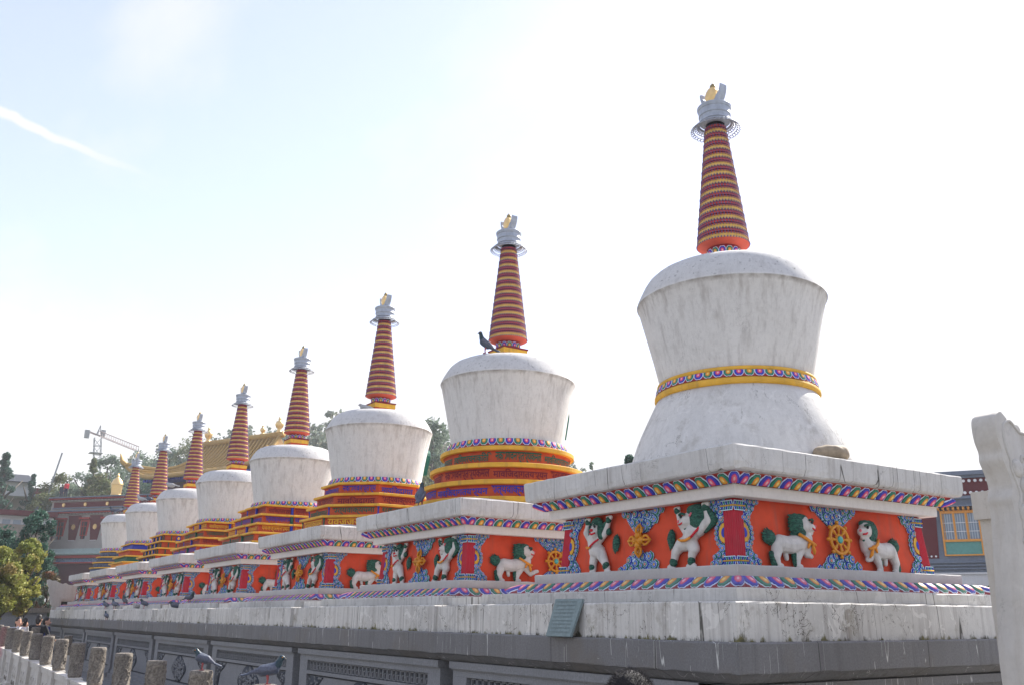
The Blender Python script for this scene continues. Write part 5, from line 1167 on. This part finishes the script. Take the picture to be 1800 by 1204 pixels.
# ------------------------------------------------------------------ temple and gold roof at left
def TB(s, d, z, K=1.8):
    px, py = 6.91*K, 59.6*K; return (px + .638*K*s - .77*d, py - .77*K*s - .638*d, 1.6 + (z-1.6)*K)
def build_temple():
    T = TB; root = empty('temple', T(5, 0, 1.6-1.6/1.8+.4), 'battered grey-walled temple with maroon friezes and gold discs at left', 'building'); off = tuple(root.location); S1 = 22
    m = MB(); m.loft([[T(-.35,.5,.9),T(S1,.5,.9),T(S1,-14,.9),T(-.35,-14,.9)], [T(.10,0,7.1),T(S1,0,7.1),T(S1,-14,7.1),T(.10,-14,7.1)]]); m.obj('wall', m_twall, root, off)
    m = MB(); m.loft([[T(.12,0,7.32),T(S1,0,7.32),T(S1,-13,7.32),T(.12,-13,7.32)], [T(.16,-.05,7.9),T(S1,-.05,7.9),T(S1,-13,7.9),T(.16,-13,7.9)]]); m.obj('parapet', m_twall, root, off)
    m = MB(); bbox(m, T, .36, S1, -.1, .10, 7.50, 7.80); m.obj('maroon_frieze', m_twig, root, off)
    m = MB(); bbox(m, T, .02, S1, -13, .38, 7.14, 7.25); bbox(m, T, .10, S1, -13, .34, 7.93, 8.04); m.obj('twig_cornice', m_twig, root, off)
    m = MB()
    for k in range(120):
        s = .05+.12*k; bbox(m, T, s, s+.06, .38, .46, 7.15, 7.22); bbox(m, T, s+.08, s+.14, .34, .42, 7.94, 8.01)
    m.obj('dentils', m_terra, root, off)
    m = MB(); bbox(m, T, .0, S1, -13, .45, 7.25, 7.31); bbox(m, T, .06, S1, -13, .42, 8.04, 8.10); bbox(m, T, .3, S1, -.1, .16, 7.43, 7.495); m.obj('roof_ledge', m_gbrick, root, off)
    m = MB(); dots(m, T, .1, S1, .10, 7.115, .2, .030, 6); dots(m, T, .2, S1, .10, 7.89, .2, .028, 6); m.obj('white_dots', m_wdot, root, off)
    for k, s in enumerate([1.08+1.53*j for j in range(12)]):
        m = MB(); m.loft([[T(s+.10*cos(a), .10*1, 7.65+.115*sin(a)) for a in [2*pi*j/14 for j in range(14)]], [T(s+.09*cos(a), .2, 7.65+.10*sin(a)) for a in [2*pi*j/14 for j in range(14)]]]); m.obj('gold_disc', m_brass, root, off)
    for k in range(12):
        s = .25 + 1.50*k if k else .50
        m = MB()
        if k: trap(m, T, s+.02, s+.50, s-.18, s+.68, 5.62, 7.02, -.05, .16)
        else: trap(m, T, .42, .60, .44, .70, 5.62, 6.9, -.05, .16)
        sp_ = m.obj('maroon_pier', m_twig, root, off)
        cs = s+.25 if k else .53
        m = MB(); R_ = .13 if k else .08; m.loft([[T(cs+R_*cos(a), .16, 6.36+.16*sin(a)) for a in [2*pi*j/14 for j in range(14)]], [T(cs+R_*.85*cos(a), .24, 6.36+.14*sin(a)) for a in [2*pi*j/14 for j in range(14)]]]); m.obj('gold_disc', m_brass, sp_, off)
        m = MB(); dots(m, T, s+.06, s+.48, .075, 5.60, .18, .025, 6); m.obj('white_dots', m_wdot, sp_, off)
        w0 = s+.75 if k else .86
        m = MB(); trap(m, T, w0-.02, w0+.46, w0-.05, w0+.56, 5.60, 6.78, .0, .10, 0); wd = m.obj('window', m_terra, root, off)
        m = MB(); trap(m, T, w0+.06, w0+.36, w0+.05, w0+.42, 5.68, 6.66, .10, .12, 0); m.obj('pane', m_dark, wd, off)
        m = MB(); bbox(m, T, w0+.18, w0+.22, .12, .15, 5.68, 6.62); bbox(m, T, w0+.06, w0+.38, .12, .15, 6.38, 6.42); bbox(m, T, w0+.06, w0+.36, .12, .15, 5.86, 5.90); m.obj('lattice', m_terra, wd, off)
        m = MB(); bbox(m, T, w0-.12, w0+.60, .0, .32, 6.80, 6.90); m.obj('hood', m_terra, wd, off)
    # tiled porch
    m = MB(); m.loft([[T(.0,.0,5.10),T(9,.0,5.10),T(9,1.5,4.74),T(-.02,1.5,4.74)], [T(.0,.0,5.16),T(9,.0,5.16),T(9,1.6,4.79),T(-.04,1.6,4.79)]])
    for k in range(90): s = .0+.1*k; m.tube([T(s, .0, 5.17), T(s, 1.6, 4.80)], .05, 5)
    p = m.obj('porch_roof', m_celadon, root, off)
    m = MB(); bbox(m, T, .1, 9, 1.2, 1.4, 4.58, 4.73); bbox(m, T, 1.3, 9, 1.25, 1.42, 4.28, 4.36); m.obj('eave_beam', m_terra, p, off)
    m = MB(); bbox(m, T, .45, 1.35, .35, 1.2, 1.6, 4.58); m.obj('porch_wall', m_doorpink, root, off)
    m = MB(); bbox(m, T, 1.36, 1.58, .35, 1.15, 1.6, 4.58); m.obj('grey_jamb', m_twall, root, off)
    m = MB(); bbox(m, T, 1.60, 9, .36, .9, 1.6, 4.27); m.obj('doorway', m_dark_door, root, off)
    m = MB(); bbox(m, T, 1.60, 9, .36, 1.1, 4.36, 4.575); m.obj('painted_lintel', m_scroll, root, off)
    m = MB(); trap(m, T, 1.6, 9, 1.6, 9, 2.3, 2.95, .9, 1.0); m.obj('red_rail', m_terra, root, off)
    # golden victory banner on the roof
    c = T(4.2, -.8, 8.1); m = MB(); m.lathe([(.5,c[2]),(.55,c[2]+.2),(.50,c[2]+.25),(.56,c[2]+1.2),(.62,c[2]+1.25),(.6,c[2]+1.35),(.45,c[2]+1.7),(.2,c[2]+1.95),(.1,c[2]+2.1),(.16,c[2]+2.2),(0,c[2]+2.45)], 20, 0, (c[0], c[1])); o = m.obj('victory_banner', m_brass, None, c, True, 40); o.location = c; tag(o, 'golden cylindrical banner ornament standing on the temple parapet', 'roof ornament')
    # gold roof
    PT = lambda s, d, z: (19.03*1.5 + .29*0 + s*.31 - d*.95, 72.55*1.5 - s*.95 - d*.31, z)
    G0 = lambda v: 1.6 + (v-1.6)*1.5
    PT = lambda s, d, z: (28.3 + s*.42 - d*.907, 108.5 - s*.907 - d*.42, z)
    root = empty('gold_roofed_hall', PT(7, 0, 8), 'gilded upswept roof of a temple hall behind the far spires', 'building'); off = tuple(root.location)
    zr, ze = 20.7, 16.3; L = 12.2; Wd = 6.6
    m = MB(); rows = 12; vs = []; nc = 40
    def roofpt(u, v, side): # u along 0..1, v 0 ridge..1 eave
        hip = 4.6*v**2.4 + .5*v; s = (-hip) + (L+2*hip)*u; zz = zr - (zr-ze)*(1-(1-v)**2.3) ; e = abs(2*u-1); zz += v*v*1.5*max(0, e-.55)**2/.2; return PT(s, side*Wd*v, zz)
    for side in (1, -1):
        vs = [roofpt(i/nc, j/rows, side) for j in range(rows+1) for i in range(nc+1)]
        m.add(vs, [(j*(nc+1)+i, j*(nc+1)+i+1, (j+1)*(nc+1)+i+1, (j+1)*(nc+1)+i) for j in range(rows) for i in range(nc)])
    for e in (0, 1):
        P0 = [roofpt(e, j/rows, 1) for j in range(rows+1)]; P1 = [roofpt(e, j/rows, -1) for j in range(rows+1)]
        m.add(P0 + P1, [(j, j+1, rows+1+j+1, rows+1+j) for j in range(rows)])
    for i in range(0, nc+1): pass
    rf = m.obj('roof', m_groofd, root, off, True); m = MB()
    for i in range(0, nc+1, 2): m.tube([Vector(roofpt(i/nc, j/rows, 1)) + Vector((0, 0, .08)) for j in range(rows+1)], .17, 6)
    m.obj('tile_ribs', m_groof, rf, off, True)
    m = MB(); m.tube([Vector(roofpt(i/nc, 1, 1)) - Vector((0, 0, .12)) for i in range(nc+1)], .26, 8); m.tube([PT(-.4, 0, zr+.2), PT(L+.4, 0, zr+.2)], .38, 8)
    for e in (0, 1): m.tube([Vector(roofpt(e, j/rows, 1)) + Vector((0, 0, .15)) for j in range(rows+1)], .26, 6)
    tip = Vector(roofpt(0, 1, 1)); m.tube([tip, tip+Vector((-.5, .8, .6)), tip+Vector((-.7, 1.1, 1.5))], [.3, .25, .05], 6)
    m.obj('ridge_and_eaves', m_groof, root, off, True)
    for s in (.2, 4.6, 9.3, L-.3):
        m = MB(); c = PT(s, 0, zr+.4); big = s in (.2, L-.3); k = .95 if big else .6
        m.lathe([(.45*k,c[2]),(.3*k,c[2]+.2),(.22*k,c[2]+.5*k),(.42*k,c[2]+.7*k),(.52*k,c[2]+1.05*k),(.40*k,c[2]+1.35*k),(.15*k,c[2]+1.5*k),(.2*k,c[2]+1.65*k),(0,c[2]+2.1*k)], 12, 0, (c[0], c[1])); m.obj('roof_finial', m_brass, root, off, True)
    m = MB(); vs = [PT(.5,Wd*.62,15.6),PT(L-.5,Wd*.62,15.6),PT(L-.5,-Wd*.62,15.6),PT(.5,-Wd*.62,15.6)]
    m.loft([[PT(-2,Wd*.6,8),PT(L+2,Wd*.6,8),PT(L+2,-Wd*.6,8),PT(-2,-Wd*.6,8)], [PT(-2,Wd*.6,16.4),PT(L+2,Wd*.6,16.4),PT(L+2,-Wd*.6,16.4),PT(-2,-Wd*.6,16.4)]]); m.obj('wall', m_dark_door, root, off)
    m = MB()
    for k in range(34): s = -2.5 + k*.55; m.box(0,0,0,0,0,0) if 0 else m.add([PT(s,3.9,16.35),PT(s+.25,3.9,16.35),PT(s+.25,6.2,16.05),PT(s,6.2,16.05),PT(s,3.9,15.9),PT(s+.25,3.9,15.9),PT(s+.25,6.2,15.8),PT(s,6.2,15.8)], [(0,1,2,3),(7,6,5,4),(0,4,5,1),(1,5,6,2),(2,6,7,3),(3,7,4,0)])
    m.obj('bracket_rafters', m_blue, root, off)
build_temple()

def build_left_bg():
    def at(az, d, z): x, y = D(az, d); return (x, y, z)
    # retaining wall high up, second low hall under it
    def slab(name, label, az0, az1, d, z0, z1, mat, th=1.0, cat='wall', kids=()):
        a, b = at(az0, d, 0), at(az1, d, 0); m = MB(); dx, dy = (b[0]-a[0], b[1]-a[1]); l = hypot(dx, dy); n = (-dy/l*th, dx/l*th)
        pr = [(a[0],a[1]),(b[0],b[1]),(b[0]+n[0],b[1]+n[1]),(a[0]+n[0],a[1]+n[1])]; m.loft([[(x,y,z0) for x,y in pr],[(x,y,z1) for x,y in pr]])
        o = m.obj(name, mat, None, (a[0],a[1],z0)); o.location = (a[0],a[1],z0); tag(o, label, cat); return o, a, b, n
    o, a, b, n = slab('retaining_wall', 'long pale retaining wall high above the trees at the left edge', 1.5, 8.3, 132, 9.0, 16.2, m_twall)
    m = MB(); pr = [(a[0]-.2,a[1]-.4),(b[0],b[1]-.4),(b[0]+n[0],b[1]+n[1]),(a[0]+n[0],a[1]+n[1])]; m.loft([[(x,y,16.21) for x,y in pr],[(x,y,17.0) for x,y in pr]]); m.obj('coping', m_twig, o, (a[0],a[1],9.0))
    m = MB()
    for az in (3.2, 5.9): c = at(az, 131.6, 0); m.box(c[0]-.5, c[0]+.5, c[1]-.3, c[1]+.4, 9.0, 16.2)
    m.obj('buttress', m_gbrick, o, (a[0],a[1],9.0))
    # house with glazed front
    root = empty('low_house', at(5.0, 104, 4), 'low white house with bluish glazed front under the retaining wall', 'house'); off = tuple(root.location)
    m = MB(); c0 = at(3.6, 104, 0); c1 = at(6.9, 104, 0); m.box(c0[0], c1[0], c0[1]-.5, c0[1]+4, 4, 10.9); m.obj('wall', m_cream, root, off)
    m = MB(); m.box(c0[0]-.3, c1[0]+.3, c0[1]-1.2, c0[1]+4.2, 10.9, 11.4); m.obj('roof', m_twig, root, off)
    for k in range(4):
        m = MB(); x = c0[0]+.5+k*.95; m.box(x, x+.7, c0[1]-.56, c0[1]-.5, 9.2, 10.5); w = m.obj('window', m_pane, root, off)
        m = MB(); m.box(x-.06, x+.76, c0[1]-.60, c0[1]-.561, 9.8, 9.88); m.box(x+.32, x+.38, c0[1]-.60, c0[1]-.561, 9.2, 9.799); m.obj('frame', m_wdot, w, off)
    slab('terrace_wall', 'dull brown terrace wall behind the dark trees at left', 1.5, 6.9, 98, 3, 9.6, stone('brown_rubble', (.20, .17, .14), 6, 0, .3))
    # a second house right with curved roof
    root = empty('tiled_pavilion', at(4.2, 128, 14), 'grey-roofed pavilion at the left edge above the retaining wall', 'building'); off = tuple(root.location)
    m = MB(); c = at(3.8, 128, 0); m.box(c[0]-4, c[0]+4, c[1], c[1]+3, 15.5, 17.2); m.obj('wall', m_cream, root, off)
    m = MB(); m.loft([[(c[0]-4.6,c[1]-.8,17.2),(c[0]+4.4,c[1]-.8,17.2),(c[0]+4.4,c[1]+3.8,17.2),(c[0]-4.6,c[1]+3.8,17.2)],[(c[0]-4,c[1]+1.2,18.3),(c[0]+3.6,c[1]+1.2,18.3),(c[0]+3.6,c[1]+1.8,18.3),(c[0]-4,c[1]+1.8,18.3)]]); m.obj('roof', m_stone_d, root, off)
    # leaning pole
    p0, p1 = at(6.45, 124, 15.5), at(6.85, 124, 20.6); m = MB(); m.tube([(0,0,0), tuple(b_-a_ for a_, b_ in zip(p0, p1))], .10, 6); o = m.obj('flagpole', m_pole, None); o.location = p0; tag(o, 'thin leaning pole above the retaining wall', 'pole')
    # low stone wall and dark stall at street level
    o, a, b, n = slab('low_stone_wall', 'low grey stone wall behind the people at lower left', 1.5, 7.3, 41, 0, 1.62, m_stone_p, .5)
    m = MB(); pr = [(a[0]-.1,a[1]-.15),(b[0]+.1,b[1]-.15),(b[0]+n[0],b[1]+n[1]+.1),(a[0]+n[0],a[1]+n[1]+.1)]; m.loft([[(x,y,1.62) for x,y in pr],[(x,y,1.80) for x,y in pr]]); m.obj('coping', m_marble_w, o, (a[0],a[1],0))
    # crane
    K = 1.56; base = (24.71*K, 158.08*K); root = empty('tower_crane', (base[0], base[1], 10), 'lattice tower crane with a long sloping jib beyond the trees', 'crane'); off = (base[0], base[1], 10)
    Z = lambda z: 1.6 + (z-1.6)*K
    m = MB(); zt = Z(29.0); w = .8; z = 10.0
    tx, ty = 23.86*K, 158.21*K
    def mp(t): return base[0]+(tx-base[0])*t, base[1]+(ty-base[1])*t
    n_ = 16
    for k in range(n_):
        a0, a1 = k/n_, (k+1)/n_; z0, z1 = 10+(zt-10)*a0, 10+(zt-10)*a1; c0, c1 = mp(max(0, (z0-Z(19.7))/(zt-Z(19.7)))), mp(max(0, (z1-Z(19.7))/(zt-Z(19.7))))
        cr = [(-w,-w),(w,-w),(w,w),(-w,w)]
        for j in range(4):
            p, q_ = cr[j], cr[(j+1) % 4]
            m.tube([(c0[0]+p[0],c0[1]+p[1],z0),(c1[0]+p[0],c1[1]+p[1],z1)], .09, 4); m.tube([(c0[0]+p[0],c0[1]+p[1],z0),(c1[0]+q_[0],c1[1]+q_[1],z1)], .08, 4); m.tube([(c0[0]+p[0],c0[1]+p[1],z0),(c0[0]+q_[0],c0[1]+q_[1],z0)], .09, 4)
    m.obj('mast', m_crane, root, off)
    m = MB()
    for zz in (24.6, 26.4): m.box(tx-1.5, tx+1.5, ty-1.4, ty+1.4, Z(zz), Z(zz)+.12)
    m.obj('climbing_platform', m_crane, root, off)
    piv = (tx, ty, zt+.6); je = (28.23*K, 147.32*K, Z(25.61)); cw = (22.31*K, 158.44*K, Z(29.9))
    m = MB(); v0, v1 = Vector(piv), Vector(je); dr = (v1-v0).normalized(); sd = dr.cross(Vector((0,0,1))).normalized(); N = 18
    for k in range(N):
        a_, b_ = v0+(v1-v0)*(k/N), v0+(v1-v0)*((k+1)/N); up = Vector((0,0,1.2))
        for s in (-.6, .6): m.tube([a_+sd*s, b_+sd*s], .10, 4)
        m.tube([a_+up, b_+up], .12, 4); m.tube([a_+up, b_+sd*.6], .07, 4); m.tube([b_+up, a_-sd*.6], .07, 4)
    m.obj('jib', m_craney, root, off)
    m = MB(); v2 = Vector(cw)
    for s in (-.6, .6): m.tube([v0+sd*s, v2+sd*s], .16, 4)
    j_ = m.obj('counter_jib', m_craney, root, off)
    m = MB(); m.box(cw[0]-.7, cw[0]+.4, cw[1]-.5, cw[1]+.5, cw[2]-1.7, cw[2]+.3); m.obj('counterweight', m_crane, root, off)
    m = MB(); m.box(piv[0]+.5, piv[0]+1.5, piv[1]-1.2, piv[1]-.2, piv[2]-.2, piv[2]+1.3); m.obj('cab', m_crane, root, off)
    m = MB(); top = (24.04*K, 158.2*K, Z(31.05)); m.tube([(piv[0]-.4,piv[1],piv[2]), top], [.22, .12], 4); m.tube([(piv[0]+.6,piv[1],piv[2]), top], [.15, .10], 4); m.obj('apex', m_crane, root, off)
build_left_bg()

# ------------------------------------------------------------------ people
m_skin = paint('skin', (.52, .29, .20), .06, .5, 0, 30); m_hairf = paint('cropped_hair_strands', (.06, .055, .055), .5, .8, 0, 200); m_hairb = paint('black_hair', (.018, .015, .014), .3, .5, 0, 80)
m_hairg = paint('cropped_greying_hair', (.035,.032,.034), .6, .65, .0, 260, bump=.9)
def cloth(name, col): return paint(name, col, .15, .8, 0, 25, bump=.3)
def person(label, loc, rz, h, top, bottom, hair, pose='stand', shoes=(.03,.03,.03), bald=False, voxel=.011):
    s = h/1.72; root = empty('person', loc, label, 'person'); root.rotation_euler = (0, 0, rz)
    V = lambda x, y, z: (x*s, y*s, z*s)
    E = {'stand': [((.20,.02,1.10),(.21,-.05,.86)), ((-.20,.02,1.10),(-.21,-.05,.86))], 'photo': [((.24,-.10,1.20),(.10,-.30,1.50)), ((-.24,-.10,1.20),(-.10,-.30,1.50))], 'lean': [((.25,-.12,1.16),(.22,-.36,1.10)), ((-.30,-.05,1.15),(-.42,-.22,1.05))]}[pose]
    arms = []; hands = []
    for (e, w), sx in zip(E, (1, -1)):
        arms.append((V(.185*sx,0,1.40), .050*s, V(*e), .040*s)); arms.append((V(*e), .038*s, V(*w), .027*s))
        d = (Vector(w)-Vector(e)).normalized(); side = Vector((sx*.0, 0, 0)); pal = Vector(w)+d*.05
        hands.append((V(*w), .026*s, V(*pal), .034*s, (1, .7, 1)))
        pr = d.orthogonal().normalized()
        for i, (o_, l) in enumerate(((-.028,.062),(-.010,.075),(.010,.070),(.027,.055))):
            b0 = pal + pr*o_ + d*.015; k1 = b0 + d*l*.55; k2 = k1 + d*l*.35 + Vector((0,-.012,-.01)); hands.append((V(*b0), .0095*s, V(*k1), .0085*s)); hands.append((V(*k1), .0085*s, V(*k2), .0075*s))
        t0 = Vector(w)+d*.02 + pr*-.025; hands.append((V(*t0), .011*s, V(*(t0+d*.035+pr*-.025)), .009*s))
    hd = [(V(0,.015,1.60), .092*s, V(0,.02,1.635), .088*s, (.85,1,1.05)), (V(0,-.02,1.56), .066*s, V(0,-.035,1.52), .045*s), (V(0,.01,1.50), .050*s, V(0,.015,1.40), .055*s), (V(0,-.098,1.575), .012*s, V(0,-.112,1.555), .014*s), (V(.078,.02,1.60), .016*s, V(.082,.025,1.57), .012*s), (V(-.078,.02,1.60), .016*s, V(-.082,.025,1.57), .012*s)]
    legs = []
    for sx in (1, -1): legs += [(V(.09*sx,0,.92), .085*s, V(.10*sx,-.01,.50), .056*s), (V(.10*sx,-.01,.50), .054*s, V(.105*sx,.02,.09), .038*s), (V(.105*sx,.02,.05), .036*s, V(.115*sx,-.13,.035), .032*s)]
    torso = [(V(0,0,.95), .13*s, V(0,0,1.12), .12*s, (1.15,.8,1)), (V(0,0,1.12), .12*s, V(0,0,1.32), .135*s, (1.2,.8,1)), (V(.12,.01,1.38), .07*s, V(-.12,.01,1.38), .07*s)]
    body = organic('body', hd + arms + hands + torso + legs, voxel, m_skin, 2); link('body', body, root)
    inf = lambda L, d: [(a, r+d, b, q+d) + tuple(x[4:]) for x in L for a, r, b, q in [x[:4]]]
    sleeves = [arms[0], (arms[1][0], arms[1][1], tuple(a+(b-a)*.85 for a, b in zip(arms[1][0], arms[1][2])), arms[1][3]), arms[2], (arms[3][0], arms[3][1], tuple(a+(b-a)*.85 for a, b in zip(arms[3][0], arms[3][2])), arms[3][3])]
    link('jacket', organic('jacket', inf(torso + sleeves, .014*s), voxel, cloth('jacket_cloth', top), 2), root)
    tr = [x for k, x in enumerate(legs) if k % 3 < 2]; link('trousers', organic('trousers', inf(tr + [(V(0,0,.92), .12*s, V(0,0,.99), .12*s, (1.15,.85,1))], .013*s), voxel, cloth('trouser_cloth', bottom), 2), root)
    for k in (2, 5): link('shoe', organic('shoe', inf([legs[k]], .008), voxel, cloth('shoe_leather', shoes), 1), root)
    if bald: hp = [(V(0,.028,1.620), .0905*s, V(0,.032,1.645), .087*s, (.87,1,1.03))]
    else: hp = [(V(0,.03,1.63), .095*s, V(0,.03,1.655), .088*s, (.90,1,1.02)), (V(0,.07,1.60), .075*s, V(0,.07,1.53), .06*s)]
    hm = organic('hair', hp, min(voxel, .008), hair, 2); ho = link('hair', hm, root)
    if bald:
        q = random.Random(4); fz = MB()
        for v in list(hm.vertices):
            for _ in range(5):
                n_ = (v.normal + Vector((q.gauss(0, .35), q.gauss(0, .35), q.gauss(0, .35)))).normalized(); p = v.co + Vector((q.uniform(-.004, .004), q.uniform(-.004, .004), q.uniform(-.004, .004))); sd = n_.orthogonal().normalized()*.0006
                fz.add([p-sd, p+sd, p+n_*q.uniform(.006, .012)], [(0, 1, 2)])
        fo = fz.obj('cropped_hairs', m_hairf, ho, smooth=False); fo['kind'] = 'stuff'
    for sx in (1, -1): m = MB(); m.ell(V(.032*sx,-.083,1.60), .010*s, .006*s, .007*s, 8, 5); m.obj('eye', m_ink, root)
    m = MB(); m.tube([V(-.025,-.088,1.525), V(0,-.093,1.522), V(.025,-.088,1.525)], .005*s, 5); m.obj('mouth', m_redp, root)
    return root
person('person close to the camera, only cropped greying hair showing at the bottom edge', (1.615, 1.885, 0), 2.4, 1.462, (.10,.10,.12), (.05,.05,.06), m_hairg, 'stand', bald=True)
def acc(parent_loc, name, fn, mat, label, cat):
    m = MB(); fn(m); o = m.obj(name, mat, None); o.location = parent_loc; tag(o, label, cat)
person('person in a bright pink jacket at the left edge', (2.03, 25.0, 0), 2.6, 1.45, (.62,.03,.20), (.03,.03,.04), m_hairb, 'stand')
person('person in a pale top raising both arms to take a photo', (2.76, 26.3, 0), .35, 1.50, (.55,.55,.58), (.05,.06,.09), m_hairb, 'photo')
person('broad man in a black shirt seen from behind, elbows out', (3.22, 26.4, 0), 2.7, 1.56, (.015,.016,.02), (.03,.03,.04), m_hairb, 'lean')
person('person in a dark blue jacket half hidden by the pedestal end', (3.66, 28.3, 0), 1.2, 1.50, (.02,.03,.12), (.03,.03,.04), m_hairb, 'stand')
person('black-haired person partly hidden just behind the broad man in black', (3.08, 28.0, 0), 3.0, 1.48, (.03,.03,.04), (.03,.03,.04), m_hairb, 'stand')
rp = person('person in a red jacket standing on the temple roof at left', TB(1.05, .05, 8.12), 3.3, 1.65, (.55,.03,.05), (.02,.02,.05), m_hairb, 'stand', voxel=.02)
rp2 = person('person in dark clothes on the roof, left of the one in red', TB(.62, -.2, 8.0), 3.0, 1.60, (.03,.04,.06), (.02,.02,.05), m_hairb, 'stand', voxel=.02)

# ------------------------------------------------------------------ haze
def build_haze():
    m = MB(); m.box(-60, 170, -15, 262, -1, 66); o = m.obj('haze', None)
    mt = bpy.data.materials.new('haze'); mt.use_nodes = True; nt = mt.node_tree; nt.nodes.clear(); out = nt.nodes.new('ShaderNodeOutputMaterial'); v = nt.nodes.new('ShaderNodeVolumePrincipled')
    v.inputs['Color'].default_value = (.93, .96, 1, 1); v.inputs['Density'].default_value = HAZE; v.inputs['Anisotropy'].default_value = .15; nt.links.new(v.outputs[0], out.inputs['Volume'])
    o.data.materials.clear(); o.data.materials.append(mt); tag(o, 'thin pale haze in the air', kind='stuff')
HAZE = .0006
build_haze()
